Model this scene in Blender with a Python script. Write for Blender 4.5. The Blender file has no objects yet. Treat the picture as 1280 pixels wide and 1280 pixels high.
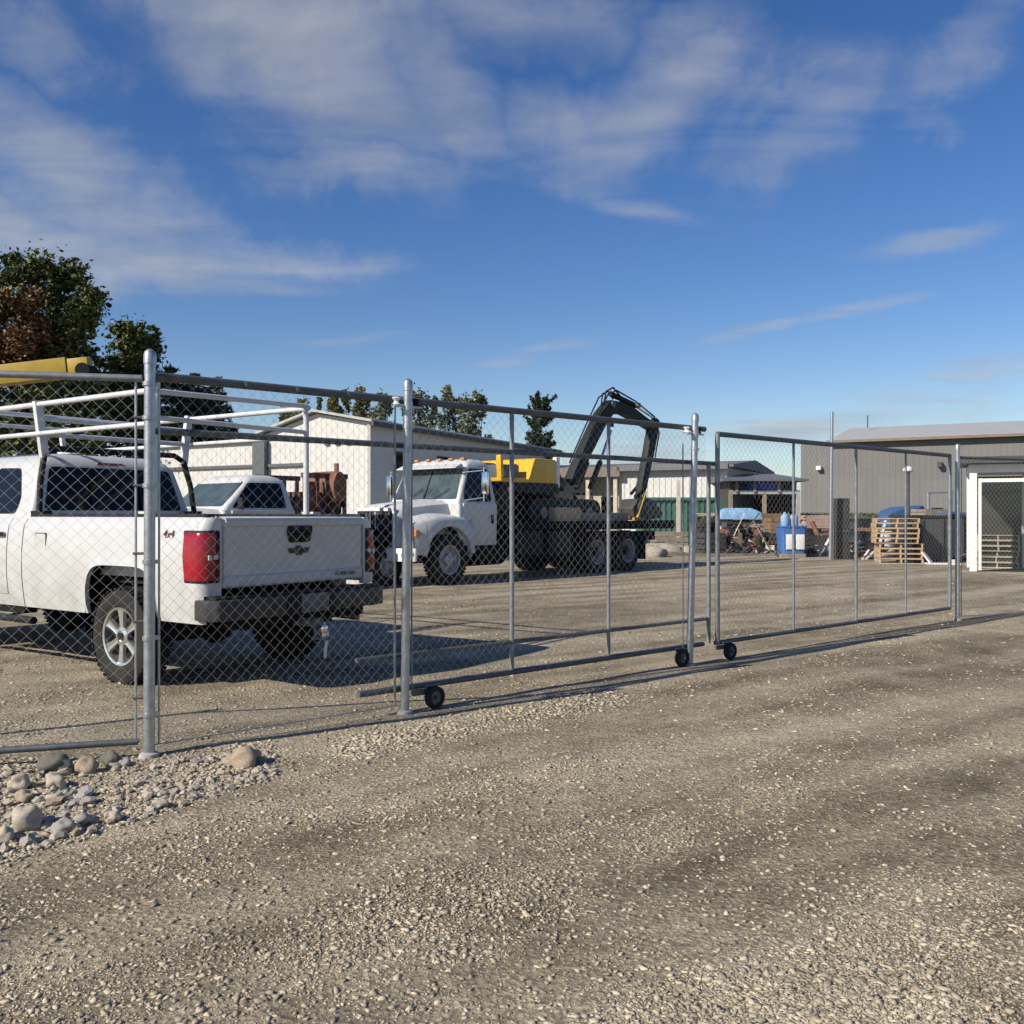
import bpy, bmesh, math, random
import numpy as np
from mathutils import Vector, Matrix, noise as mnoise
random.seed(7); rng = np.random.default_rng(7)
R = math.radians
scn = bpy.context.scene; col = scn.collection
# ------------------------------------------------------------------ camera, sky, sun, exposure
FPX, CAMH, HZ = 1170.0, 1.43, 643.0            # focal length in photo pixels, camera height, horizon row
cam_d = bpy.data.cameras.new('camera'); cam = bpy.data.objects.new('camera', cam_d); col.objects.link(cam)
cam.location = (0, 0, CAMH); cam.rotation_euler = (R(90), 0, 0)
cam_d.sensor_width = 36; cam_d.lens = FPX / 1280 * 36; cam_d.shift_y = 3 / 1280
cam_d.clip_start = .05; cam_d.clip_end = 3000
scn.camera = cam
SUN_AZ, SUN_EL = R(54.5), R(33)                # heading the light travels to (from +Y towards +X), elevation
world = bpy.data.worlds.new('World'); scn.world = world; world.use_nodes = True
vs = scn.view_settings; vs.view_transform = 'Standard'; vs.look = 'None'; vs.gamma = 1; vs.use_curve_mapping = False
vs.exposure = 0.38
SKY_STRENGTH = 0.060
sun_d = bpy.data.lights.new('sun', 'SUN'); sun_d.energy = 5.0; sun_d.angle = R(.55); sun_d.color = (1, .93, .82)
sun = bpy.data.objects.new('sun', sun_d); col.objects.link(sun); sun.location = (-20, -15, 30)
sun.rotation_euler = Vector((math.sin(SUN_AZ) * math.cos(SUN_EL), math.cos(SUN_AZ) * math.cos(SUN_EL), -math.sin(SUN_EL))).to_track_quat('-Z', 'Y').to_euler()

def build_sky():
    nt = world.node_tree; N = nt.nodes; L = nt.links; N.clear()
    def n(t, **k):
        o = N.new(t)
        for a, b in k.items(): setattr(o, a, b)
        return o
    def put(sock, v):
        if hasattr(v, 'links') or isinstance(v, bpy.types.NodeSocket): L.new(v, sock)
        else: sock.default_value = v
    def m(op, a, b=None, c=None, clamp=False):
        o = n('ShaderNodeMath', operation=op, use_clamp=clamp)
        put(o.inputs[0], a)
        if b is not None: put(o.inputs[1], b)
        if c is not None: put(o.inputs[2], c)
        return o.outputs[0]
    sky = n('ShaderNodeTexSky', sky_type='NISHITA', sun_disc=False, sun_elevation=SUN_EL,
            sun_rotation=SUN_AZ + math.pi, altitude=200, air_density=1.0, dust_density=.2, ozone_density=2.2)
    tc = n('ShaderNodeTexCoord'); sep = n('ShaderNodeSeparateXYZ'); L.new(tc.outputs['Generated'], sep.inputs[0])
    x, y, z = sep.outputs
    az = m('MULTIPLY', m('ARCTAN2', x, y), 180 / math.pi); el = m('MULTIPLY', m('ARCSINE', z), 180 / math.pi)
    # cloud layer seen in perspective: project the direction on a plane overhead
    zz = m('ADD', m('MAXIMUM', z, 0.0), .12)
    comb = n('ShaderNodeCombineXYZ'); L.new(m('DIVIDE', x, zz), comb.inputs[0]); L.new(m('DIVIDE', y, zz), comb.inputs[1])
    mp = n('ShaderNodeMapping'); mp.inputs['Rotation'].default_value = (0, 0, R(18)); mp.inputs['Scale'].default_value = (.75, 1.7, 1)
    L.new(comb.outputs[0], mp.inputs[0])
    def noi(vec, s, det, rough, dist, w=0):
        o = n('ShaderNodeTexNoise', noise_dimensions='3D'); L.new(vec, o.inputs['Vector'])
        o.inputs['Scale'].default_value = s; o.inputs['Detail'].default_value = det
        o.inputs['Roughness'].default_value = rough; o.inputs['Distortion'].default_value = dist
        return o.outputs['Fac']
    n1 = noi(mp.outputs[0], 1.5, 12, .56, .7)
    n2 = noi(mp.outputs[0], .55, 3, .5, .2)
    # warp for the cloud banks
    wa = m('MULTIPLY', m('SUBTRACT', noi(tc.outputs['Generated'], 7, 6, .6, .3), .5), 16)
    mp2 = n('ShaderNodeMapping'); mp2.inputs['Location'].default_value = (5, 3, 1); L.new(tc.outputs['Generated'], mp2.inputs[0])
    we = m('MULTIPLY', m('SUBTRACT', noi(mp2.outputs[0], 9, 6, .6, .3), .5), 7)
    azw, elw = m('ADD', az, wa), m('ADD', el, we)
    def px(X, Y):
        a = math.degrees(math.atan((X - 640) / FPX)); d = math.hypot((X - 640) / FPX, 1)
        return a, math.degrees(math.atan((HZ - Y) / FPX / d))
    banks = [  # photo px centre, half width deg, half height deg, tilt deg, weight
        (60, 300, 14, 2.6, -2, .95), (90, 220, 9, 3, -16, .95), (330, 320, 8, 1.6, -4, .75), (30, 60, 5, 2.6, -8, .7),
        (400, 70, 11, 5.5, -26, .95), (560, 110, 8, 4.2, -18, .95), (420, 205, 7, 2, 4, .75), (250, 10, 8, 2.5, -15, .55), (640, 20, 8, 3, -8, .7),
        (790, 150, 8, 3.6, 14, .95), (690, 210, 4, 1.6, 20, .6), (980, 155, 6, 3.0, 14, .7), (880, 30, 7, 2.5, 10, .45), (1210, 40, 7, 2.0, 24, .55), (1130, 150, 4, 1.4, 0, .5),
        (1080, 385, 5, .55, 8, .8), (960, 410, 4, .45, 9, .75), (660, 443, 5, .6, 11, .7), (790, 262, 5, .6, -10, .6), (1180, 298, 4.5, .8, 5, .65), (1245, 460, 4, .8, 3, .85),
        (990, 540, 6, 1.0, 3, 1.1), (1090, 525, 5, .8, 4, .8), (820, 560, 6, 1.6, 0, .85), (1150, 520, 7, 1.4, 4, .55), (700, 575, 5, 1.2, 0, .6), (270, 352, 8, .8, -3, .55), (430, 425, 6, .5, 6, .45)]
    tot = None
    azt, elt = m('ADD', az, m('MULTIPLY', wa, .22)), m('ADD', el, m('MULTIPLY', we, .16))
    for X, Y, sa, se, tl, w in banks:
        a0, e0 = px(X, Y); c, s = math.cos(R(tl)), math.sin(R(tl))
        thin = se < 1.35
        da, de = m('SUBTRACT', azt if thin else azw, a0), m('SUBTRACT', elt if thin else elw, e0)
        p = m('DIVIDE', m('ADD', m('MULTIPLY', da, c), m('MULTIPLY', de, s)), sa)
        q = m('DIVIDE', m('SUBTRACT', m('MULTIPLY', de, c), m('MULTIPLY', da, s)), se)
        g = m('MULTIPLY', m('EXPONENT', m('MULTIPLY', m('ADD', m('MULTIPLY', p, p), m('MULTIPLY', q, q)), -1.0)), w)
        tot = g if tot is None else m('MAXIMUM', tot, g)
    # outside the picture the unseen cloud cover is kept thin to lower the ambient light
    side = m('SUBTRACT', 1.0, m('MULTIPLY', m('SMOOTHSTEP', m('ABSOLUTE', az), 28, 45) if False else m('DIVIDE', m('SUBTRACT', m('ABSOLUTE', az), 30), 15, clamp=True), 1.0))
    gen = m('MULTIPLY', m('SUBTRACT', n2, .52), 2.4, clamp=True)
    cover = m('ADD', m('MULTIPLY', tot, side), m('MULTIPLY', gen, m('SUBTRACT', 1.0, side)))
    dens = m('MULTIPLY', m('SUBTRACT', m('ADD', m('MULTIPLY', cover, .85), m('MULTIPLY', m('SUBTRACT', n1, .5), 1.5)), .17), 1.15, clamp=True)
    dens = m('MULTIPLY', dens, m('MULTIPLY', cover, 2.2, clamp=True))
    dens = m('MULTIPLY', m('POWER', dens, 1.1), .80)
    # tint the clear sky a little deeper, as the phone camera shows it
    hsv = n('ShaderNodeHueSaturation'); hsv.inputs['Saturation'].default_value = 1.30; hsv.inputs['Value'].default_value = 1.4; hsv.inputs['Hue'].default_value = .514
    L.new(sky.outputs[0], hsv.inputs['Color'])
    cl = n('ShaderNodeMix', data_type='RGBA'); shade = m('MULTIPLY', m('SUBTRACT', noi(mp.outputs[0], 3.2, 6, .55, .4), .32), 2.4, clamp=True)
    L.new(shade, cl.inputs[0]); cl.inputs[6].default_value = (4.3, 4.75, 5.5, 1); cl.inputs[7].default_value = (7.0, 7.1, 7.2, 1)
    mix = n('ShaderNodeMix', data_type='RGBA'); L.new(dens, mix.inputs[0]); L.new(hsv.outputs[0], mix.inputs[6]); L.new(cl.outputs[2], mix.inputs[7])
    hzf = m('MULTIPLY', m('EXPONENT', m('MULTIPLY', m('MAXIMUM', el, 0.0), -.30)), .62)
    hm = n('ShaderNodeMix', data_type='RGBA'); L.new(hzf, hm.inputs[0]); L.new(mix.outputs[2], hm.inputs[6]); hm.inputs[7].default_value = (6.2, 7.5, 9.6, 1); mix = hm
    bg = n('ShaderNodeBackground'); bg.inputs[1].default_value = SKY_STRENGTH; L.new(mix.outputs[2], bg.inputs[0])
    out = n('ShaderNodeOutputWorld'); L.new(bg.outputs[0], out.inputs[0])
build_sky()

# ------------------------------------------------------------------ helpers
def at(px, py, d):                              # the world point seen at a photo pixel, d metres ahead
    return Vector(((px - 640) / FPX * d, d, CAMH - (py - HZ) / FPX * d))
def gd(py): return CAMH * FPX / (py - HZ)       # depth of the ground at a photo row
def gx(px, d): return (px - 640) / FPX * d

class MB:
    def __init__(s): s.v = []; s.f = []
    def add(s, vs_, fs):
        o = len(s.v); s.v += [Vector(p) for p in vs_]; s.f += [[i + o for i in f] for f in fs]; return s
    def box(s, c, size, rz=0, M=None):
        hx, hy, hz = [k / 2 for k in size]
        P = [Vector((a * hx, b * hy, d * hz)) for d in (-1, 1) for a, b in ((-1, -1), (1, -1), (1, 1), (-1, 1))]
        rot = M if M is not None else Matrix.Rotation(rz, 3, 'Z'); c = Vector(c)
        return s.add([c + rot @ p for p in P], [[3, 2, 1, 0], [4, 5, 6, 7], [0, 1, 5, 4], [1, 2, 6, 5], [2, 3, 7, 6], [3, 0, 4, 7]])
    def frame(s, p, q, up=(0, 0, 1)):
        t = (Vector(q) - Vector(p)).normalized(); u = Vector(up)
        if abs(t.dot(u)) > .97: u = Vector((1, 0, 0))
        a = t.cross(u).normalized(); return t, a, a.cross(t)
    def bar(s, p, q, w, h, up=(0, 0, 1)):
        t, a, b = s.frame(p, q, up); P = []
        for c in (Vector(p), Vector(q)):
            P += [c - a * w / 2 - b * h / 2, c + a * w / 2 - b * h / 2, c + a * w / 2 + b * h / 2, c - a * w / 2 + b * h / 2]
        return s.add(P, [[3, 2, 1, 0], [4, 5, 6, 7], [0, 1, 5, 4], [1, 2, 6, 5], [2, 3, 7, 6], [3, 0, 4, 7]])
    def tube(s, p, q, r, n=10, r2=None):
        return s.path([p, q], r, n, r2)
    def path(s, pts, r, n=8, r2=None):
        pts = [Vector(p) for p in pts]; k = len(pts); P = []; F = []; a = None
        for i, c in enumerate(pts):
            t = ((pts[min(i + 1, k - 1)] - pts[max(i - 1, 0)])).normalized()
            if a is None:
                u = Vector((0, 0, 1)) if abs(t.z) < .97 else Vector((1, 0, 0)); a = t.cross(u).normalized()
            else: a = (a - t * a.dot(t)).normalized()
            b = t.cross(a); rr = r if r2 is None else r + (r2 - r) * i / (k - 1)
            if 0 < i < k - 1:
                cs = (pts[i] - pts[i - 1]).normalized().dot(t); rr_ = rr / max(cs, .6)
            else: rr_ = rr
            P += [c + (a * math.cos(2 * math.pi * j / n) + b * math.sin(2 * math.pi * j / n)) * rr_ for j in range(n)]
        for i in range(k - 1):
            for j in range(n):
                j2 = (j + 1) % n; F.append([i * n + j, i * n + j2, (i + 1) * n + j2, (i + 1) * n + j])
        F.append(list(range(n))[::-1]); F.append([(k - 1) * n + j for j in range(n)])
        return s.add(P, F)
    def lathe(s, prof, n=24, c=(0, 0, 0), axis='y', close=False, cap=True):
        c = Vector(c); P = []; F = []; k = len(prof)
        for r, h in prof:
            for j in range(n):
                t = 2 * math.pi * j / n; a, b = r * math.cos(t), r * math.sin(t)
                P.append(c + Vector({'y': (a, h, b), 'z': (a, b, h), 'x': (h, a, b)}[axis]))
        for i in range(k if close else k - 1):
            i2 = (i + 1) % k
            for j in range(n):
                j2 = (j + 1) % n; F.append([i * n + j, i * n + j2, i2 * n + j2, i2 * n + j])
        if not close and cap:
            if prof[0][0] > 1e-6: F.append(list(range(n))[::-1])
            if prof[-1][0] > 1e-6: F.append([(k - 1) * n + j for j in range(n)])
        return s.add(P, F)
    def prism(s, poly, a, b, plane='xz'):       # extrude a polygon along the third axis
        def mp(p, h): return {'xz': (p[0], h, p[1]), 'yz': (h, p[0], p[1]), 'xy': (p[0], p[1], h)}[plane]
        n = len(poly); P = [mp(p, a) for p in poly] + [mp(p, b) for p in poly]
        return s.add(P, [list(range(n))[::-1], list(range(n, 2 * n))] + [[i, (i + 1) % n, n + (i + 1) % n, n + i] for i in range(n)])
    def sheet(s, G):
        k, l = len(G), len(G[0]); P = [p for r in G for p in r]
        return s.add(P, [[i * l + j, i * l + j + 1, (i + 1) * l + j + 1, (i + 1) * l + j] for i in range(k - 1) for j in range(l - 1)])
    def loft(s, rings, cap=True):
        k, n = len(rings), len(rings[0]); P = [p for r in rings for p in r]
        F = [[i * n + j, i * n + (j + 1) % n, (i + 1) * n + (j + 1) % n, (i + 1) * n + j] for i in range(k - 1) for j in range(n)]
        if cap: F += [list(range(n))[::-1], [(k - 1) * n + j for j in range(n)]]
        return s.add(P, F)
    def xf(s, M):
        s.v = [M @ p for p in s.v]; return s
    def build(s, name, mat, parent=None, bevel=0, seg=2, smooth=True, ang=38):
        me = bpy.data.meshes.new(name); bm = bmesh.new()
        vv = [bm.verts.new(p) for p in s.v]
        for f in s.f:
            try: bm.faces.new([vv[i] for i in f])
            except ValueError: pass
        bmesh.ops.recalc_face_normals(bm, faces=bm.faces)
        if bevel:
            es = [e for e in bm.edges if len(e.link_faces) == 2 and e.calc_face_angle(0) > R(30)]
            bmesh.ops.bevel(bm, geom=es, offset=bevel, segments=seg, affect='EDGES', profile=.6, clamp_overlap=True)
        bm.to_mesh(me); bm.free()
        return link(name, me, mat, parent, smooth, ang)
def link(name, me, mat, parent=None, smooth=True, ang=38):
    if mat is not None and not me.materials: me.materials.append(mat)
    if smooth: me.shade_smooth(); me.set_sharp_from_angle(angle=R(ang))
    o = bpy.data.objects.new(name, me); col.objects.link(o)
    if parent is not None: o.parent = parent
    return o
def tag(o, label=None, cat=None, group=None, kind=None):
    if label: o['label'] = label
    if cat: o['category'] = cat
    if group: o['group'] = group
    if kind: o['kind'] = kind
    return o
def empty(name, loc, label, cat, rz=0, group=None):
    o = bpy.data.objects.new(name, None); col.objects.link(o); o.location = loc; o.rotation_euler = (0, 0, rz)
    o.empty_display_size = .3
    return tag(o, label, cat, group)
def kids(o): return [c for c in bpy.data.objects if c.parent is o]
def copy_tree(o, parent=None):
    c = o.copy(); col.objects.link(c); c.parent = parent
    for ch in kids(o): copy_tree(ch, c)
    return c
def rrect(x0, x1, y0, y1, z, r, k=4):
    out = []
    for cx, cy, a0 in ((x1 - r, y1 - r, 0), (x0 + r, y1 - r, 90), (x0 + r, y0 + r, 180), (x1 - r, y0 + r, 270)):
        for i in range(k + 1):
            a = R(a0 + 90 * i / k); out.append(Vector((cx + r * math.cos(a), cy + r * math.sin(a), z)))
    return out
def rpoly(w, h, r, k=4, c=(0, 0)):
    return [(p.x + c[0], p.y + c[1]) for p in rrect(-w / 2, w / 2, -h / 2, h / 2, 0, r, k)]
def text_mesh(txt, size, extr=.002, shear=0):
    cu = bpy.data.curves.new('t', 'FONT'); cu.body = txt; cu.size = size; cu.extrude = extr; cu.align_x = 'CENTER'; cu.align_y = 'CENTER'; cu.shear = shear
    o = bpy.data.objects.new('t', cu); col.objects.link(o)
    dg = bpy.context.evaluated_depsgraph_get(); me = bpy.data.meshes.new_from_object(o.evaluated_get(dg))
    bpy.data.objects.remove(o); me.materials.clear(); return me

# ------------------------------------------------------------------ materials
def nd(nt, t, **k):
    o = nt.nodes.new(t)
    for a, b in k.items(): setattr(o, a, b)
    return o
def M(name, c, rough=.55, metal=0., var=.18, scale=6., bump=0., bscale=40., island=0., dirt=None, spec=.5, coat=0., stretch=None, c2=None):
    m = bpy.data.materials.new(name); m.use_nodes = True; nt = m.node_tree; b = nt.nodes['Principled BSDF']; L = nt.links
    b.inputs['Roughness'].default_value = rough; b.inputs['Metallic'].default_value = metal
    b.inputs['Specular IOR Level'].default_value = spec; b.inputs['Coat Weight'].default_value = coat
    tc = nd(nt, 'ShaderNodeTexCoord'); vec = tc.outputs['Object']
    if stretch:
        mp = nd(nt, 'ShaderNodeMapping'); mp.inputs['Scale'].default_value = stretch; L.new(vec, mp.inputs[0]); vec = mp.outputs[0]
    nz = nd(nt, 'ShaderNodeTexNoise'); nz.inputs['Scale'].default_value = scale; nz.inputs['Detail'].default_value = 6; nz.inputs['Roughness'].default_value = .62
    L.new(vec, nz.inputs['Vector'])
    rp = nd(nt, 'ShaderNodeMapRange'); rp.inputs[1].default_value = .3; rp.inputs[2].default_value = .7
    L.new(nz.outputs['Fac'], rp.inputs[0])
    mx = nd(nt, 'ShaderNodeMix', data_type='RGBA'); L.new(rp.outputs[0], mx.inputs[0])
    lo = [k * (1 - var) for k in c]; hi = [min(1, k * (1 + var)) for k in (c2 or c)]
    mx.inputs[6].default_value = (*lo, 1); mx.inputs[7].default_value = (*hi, 1); out = mx.outputs[2]
    if island:
        g = nd(nt, 'ShaderNodeNewGeometry'); r2 = nd(nt, 'ShaderNodeMapRange'); r2.inputs[3].default_value = 1 - island; r2.inputs[4].default_value = 1 + island
        L.new(g.outputs['Random Per Island'], r2.inputs[0])
        mm = nd(nt, 'ShaderNodeMix', data_type='RGBA', blend_type='MULTIPLY'); mm.inputs[0].default_value = 1
        L.new(out, mm.inputs[6]); L.new(r2.outputs[0], mm.inputs[7]); out = mm.outputs[2]
    if dirt:                                    # road dirt: (colour, z of full dirt, z of none, strength)
        dc, z0, z1, st = dirt
        sp = nd(nt, 'ShaderNodeSeparateXYZ'); L.new(tc.outputs['Object'], sp.inputs[0])
        dr = nd(nt, 'ShaderNodeMapRange'); dr.inputs[1].default_value = z0; dr.inputs[2].default_value = z1; dr.inputs[3].default_value = st; dr.inputs[4].default_value = 0.03
        L.new(sp.outputs[2], dr.inputs[0])
        n3 = nd(nt, 'ShaderNodeTexNoise'); n3.inputs['Scale'].default_value = 5; n3.inputs['Detail'].default_value = 8; L.new(tc.outputs['Object'], n3.inputs['Vector'])
        r3 = nd(nt, 'ShaderNodeMapRange'); r3.inputs[1].default_value = .32; r3.inputs[2].default_value = .68; L.new(n3.outputs['Fac'], r3.inputs[0])
        mu = nd(nt, 'ShaderNodeMath', operation='MULTIPLY'); L.new(dr.outputs[0], mu.inputs[0]); L.new(r3.outputs[0], mu.inputs[1])
        md = nd(nt, 'ShaderNodeMix', data_type='RGBA'); L.new(mu.outputs[0], md.inputs[0]); L.new(out, md.inputs[6]); md.inputs[7].default_value = (*dc, 1); out = md.outputs[2]
    L.new(out, b.inputs['Base Color'])
    if bump:
        n2 = nd(nt, 'ShaderNodeTexNoise'); n2.inputs['Scale'].default_value = bscale; n2.inputs['Detail'].default_value = 5; L.new(vec, n2.inputs['Vector'])
        bp = nd(nt, 'ShaderNodeBump'); bp.inputs['Strength'].default_value = bump; bp.inputs['Distance'].default_value = .02; L.new(n2.outputs['Fac'], bp.inputs['Height']); L.new(bp.outputs[0], b.inputs['Normal'])
    return m
DUST = (.27, .235, .19)
m_white = M('white_paint', (.50, .50, .485), .32, 0, .04, 3, coat=.3, dirt=(DUST, .45, 1.3, .55))
m_white2 = M('old_white_paint', (.52, .52, .505), .42, 0, .06, 3, dirt=(DUST, .4, 1.6, .6))
m_rackw = M('white_rack_paint', (.55, .55, .54), .45, 0, .08, 9)
m_glass = M('tinted_glass', (.006, .007, .008), .05, 0, .1, 3, spec=.22)
m_cglass = M('cab_glass', (.055, .075, .075), .05, 0, .45, 2.0, spec=.6)
m_black = M('black_trim', (.014, .014, .014), .6, 0, .25, 12, bump=.2, bscale=200, spec=.2)
m_dark = M('dark_underbody', (.013, .0125, .012), .9, 0, .4, 10, spec=.15)
m_pit = M('wheel_arch_liner', (.012, .012, .012), .95, 0, .2, 10, spec=.1)
m_rubber = M('tyre_rubber', (.02, .019, .018), .9, 0, .25, 14, dirt=((.15, .13, .11), -2, .9, .28), spec=.2)
m_alloy = M('alloy_rim', (.62, .61, .58), .28, .85, .1, 12)
m_steel = M('painted_steel_rim', (.36, .35, .34), .5, .3, .3, 10)
m_chrome = M('chrome', (.75, .75, .75), .14, 1, .06, 10)
m_bump = M('dull_bumper', (.035, .035, .034), .45, .1, .35, 8, dirt=(DUST, .3, .75, .15), spec=.3)
m_red = M('red_lens', (.27, .004, .012), .16, 0, .2, 9, coat=.15)
m_lens = M('clear_lens', (.5, .53, .52), .1, 0, .15, 20, coat=.5)
m_amber = M('amber_lens', (.55, .2, .04), .25, 0, .1, 5)
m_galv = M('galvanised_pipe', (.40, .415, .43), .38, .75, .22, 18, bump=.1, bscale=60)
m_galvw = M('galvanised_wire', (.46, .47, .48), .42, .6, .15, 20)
m_galvd = M('dark_grey_pipe', (.095, .105, .11), .5, .35, .3, 18)  # dark grey, well below the tone of the galvanised posts
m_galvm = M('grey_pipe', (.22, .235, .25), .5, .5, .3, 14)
m_yellow = M('yellow_machine_paint', (.62, .36, .012), .4, 0, .1, 4)
m_boomy = M('dull_yellow_boom', (.34, .22, .012), .5, 0, .15, 4)
m_dgreen = M('dark_boom_steel', (.017, .022, .021), .6, 0, .45, 6, spec=.2)
m_rust = M('rusty_steel', (.16, .07, .04), .8, .1, .45, 7, bump=.2)
m_maroon = M('maroon_machine_paint', (.10, .03, .025), .7, 0, .6, 4)
m_wood = M('pale_timber', (.46, .33, .20), .8, 0, .22, 5, bump=.2, bscale=30, island=.0, stretch=(1, 6, 6))
m_woodg = M('weathered_pallet_timber', (.46, .39, .30), .85, 0, .25, 5)
m_wood2 = M('grey_timber', (.25, .20, .15), .85, 0, .3, 5, bump=.2, bscale=30)
m_wood3 = M('brown_timber', (.20, .12, .06), .85, 0, .3, 5)
m_blue = M('blue_plastic', (.045, .13, .36), .45, 0, .12, 5)
m_blue2 = M('faded_blue_sheet', (.22, .36, .52), .6, 0, .25, 5)
m_tarp = M('royal_blue_tarp', (.02, .06, .42), .5, 0, .2, 4)
m_green = M('green_container_paint', (.045, .115, .085), .6, 0, .2, 3)
m_plastic = M('white_plastic', (.68, .68, .66), .5, 0, .08, 6)
m_board = M('dark_panel', (.04, .036, .03), .8, 0, .25, 4)
m_pink = M('pinkish_stock', (.50, .34, .27), .75, 0, .2, 4)
m_conc = M('concrete', (.36, .34, .31), .9, 0, .2, 4, bump=.3)
m_wall = M('white_metal_siding', (.53, .52, .485), .5, 0, .05, 1.5)
m_wallg = M('grey_metal_siding', (.135, .131, .122), .55, 0, .05, 1.2)
m_roof = M('pale_grey_roof', (.36, .36, .34), .5, 0, .08, 1.5)
m_roofd = M('dark_grey_roof', (.12, .12, .125), .6, 0, .12, 1.5)
m_roofb = M('brown_fascia', (.17, .13, .10), .7, 0, .2, 2)
m_trim = M('dark_trim', (.05, .05, .05), .6, 0, .2, 5)
m_bark = M('bark', (.09, .065, .045), .9, 0, .35, 9, bump=.5, bscale=25)
def leafmat(name, c, c2, isl=.45):
    m = M(name, c, .55, 0, .2, .35, c2=c2, island=isl, spec=.3)
    b = m.node_tree.nodes['Principled BSDF']
    return m
m_leaf = leafmat('dark_green_leaves', (.055, .075, .02), (.095, .11, .028))
m_leafr = leafmat('russet_leaves', (.13, .045, .02), (.11, .07, .025))
m_leafo = leafmat('olive_leaves', (.12, .12, .028), (.17, .155, .036))
m_leafg = leafmat('grey_green_leaves', (.13, .155, .09), (.18, .20, .12))
m_needle = leafmat('conifer_needles', (.022, .04, .016), (.035, .055, .02))
m_grass = leafmat('grass_blades', (.045, .055, .025), (.07, .078, .035))
m_stone = M('river_stone', (.36, .315, .25), .8, 0, .25, 9, bump=.25, bscale=25)
m_stoneb = M('tan_rock', (.33, .26, .18), .85, 0, .28, 9, bump=.4, bscale=20)
m_stoned = M('dark_rock', (.11, .105, .085), .8, 0, .25, 7, bump=.3, bscale=20)
m_stoneg = M('grey_stone', (.29, .27, .235), .8, 0, .25, 9, bump=.25, bscale=25)

def ground_mat(name):
    m = bpy.data.materials.new(name); m.use_nodes = True; nt = m.node_tree; b = nt.nodes['Principled BSDF']; L = nt.links
    b.inputs['Roughness'].default_value = .92; b.inputs['Specular IOR Level'].default_value = .25
    tc = nd(nt, 'ShaderNodeTexCoord')
    def noi(s, det, rough, vec): 
        o = nd(nt, 'ShaderNodeTexNoise'); o.inputs['Scale'].default_value = s; o.inputs['Detail'].default_value = det; o.inputs['Roughness'].default_value = rough
        L.new(vec, o.inputs['Vector']); return o.outputs['Fac']
    def rng_(v, a, b_, c=0, d=1):
        o = nd(nt, 'ShaderNodeMapRange'); L.new(v, o.inputs[0])
        for i, k in enumerate((a, b_, c, d)): o.inputs[i + 1].default_value = k
        return o.outputs[0]
    m0 = nd(nt, 'ShaderNodeMapping'); m0.inputs['Rotation'].default_value = (0, 0, R(-36)); L.new(tc.outputs['Object'], m0.inputs[0])
    mp = nd(nt, 'ShaderNodeMapping'); mp.inputs['Scale'].default_value = (.16, 1.3, 1); L.new(m0.outputs[0], mp.inputs[0])
    tracks = rng_(noi(1.1, 2.5, .5, mp.outputs[0]), .38, .62)
    patch = rng_(noi(1.7, 6, .62, tc.outputs['Object']), .34, .66)
    vor = nd(nt, 'ShaderNodeTexVoronoi'); vor.inputs['Scale'].default_value = 42; L.new(tc.outputs['Object'], vor.inputs['Vector'])
    v2 = nd(nt, 'ShaderNodeTexVoronoi'); v2.inputs['Scale'].default_value = 95; L.new(tc.outputs['Object'], v2.inputs['Vector'])
    c = nd(nt, 'ShaderNodeMix', data_type='RGBA'); c.inputs[6].default_value = (.135, .107, .068, 1); c.inputs[7].default_value = (.445, .375, .262, 1)
    mixf = nd(nt, 'ShaderNodeMath', operation='MULTIPLY_ADD', use_clamp=True); L.new(patch, mixf.inputs[0]); mixf.inputs[1].default_value = .42
    tr = nd(nt, 'ShaderNodeMath', operation='MULTIPLY'); L.new(tracks, tr.inputs[0]); tr.inputs[1].default_value = .6; L.new(tr.outputs[0], mixf.inputs[2])
    L.new(mixf.outputs[0], c.inputs[0]); out = c.outputs[2]
    for vv, amt in ((vor, .28), (v2, .30)):
        sep = nd(nt, 'ShaderNodeSeparateColor'); L.new(vv.outputs['Color'], sep.inputs[0])
        k = rng_(sep.outputs[0], 0, 1, 1 - amt, 1 + amt)
        mm = nd(nt, 'ShaderNodeMix', data_type='RGBA', blend_type='MULTIPLY'); mm.inputs[0].default_value = 1; L.new(out, mm.inputs[6]); L.new(k, mm.inputs[7]); out = mm.outputs[2]
    L.new(out, b.inputs['Base Color'])
    h = nd(nt, 'ShaderNodeMath', operation='ADD'); L.new(vor.outputs['Distance'], h.inputs[0]); L.new(noi(120, 5, .7, tc.outputs['Object']), h.inputs[1])
    bp = nd(nt, 'ShaderNodeBump'); bp.inputs['Strength'].default_value = .75; bp.inputs['Distance'].default_value = .02; L.new(h.outputs[0], bp.inputs['Height']); L.new(bp.outputs[0], b.inputs['Normal'])
    return m
m_ground = ground_mat('compacted_gravel')
m_chip = M('gravel_chips', (.35, .298, .213), .85, 0, .22, 3, island=.4)

# ------------------------------------------------------------------ ground
def gz(x, y):                                   # shallow ruts and hollows near the camera
    f = max(0, 1 - math.hypot(x, y - 4) / 16)
    if f <= 0: return 0.
    return f * .035 * (mnoise.noise((x * .45 + y * .3, y * .6 - x * .55, 3.1)) + .5 * mnoise.noise((x * 1.4, y * 1.4, 7.7)))
def ground():
    xs = sorted(set([-1500, -400, -150, -70, -40, -25] + [round(-16 + i * .25, 3) for i in range(129)] + [25, 40, 70, 150, 400, 1500]))
    ys = sorted(set([-400, -60, -15, -4] + [round(i * .25, 3) for i in range(0, 81)] + [25, 32, 45, 70, 120, 250, 600, 1500]))
    mb = MB(); mb.sheet([[Vector((x, y, gz(x, y))) for y in ys] for x in xs])
    tag(mb.build('ground', m_ground), kind='structure')
ground()

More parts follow.
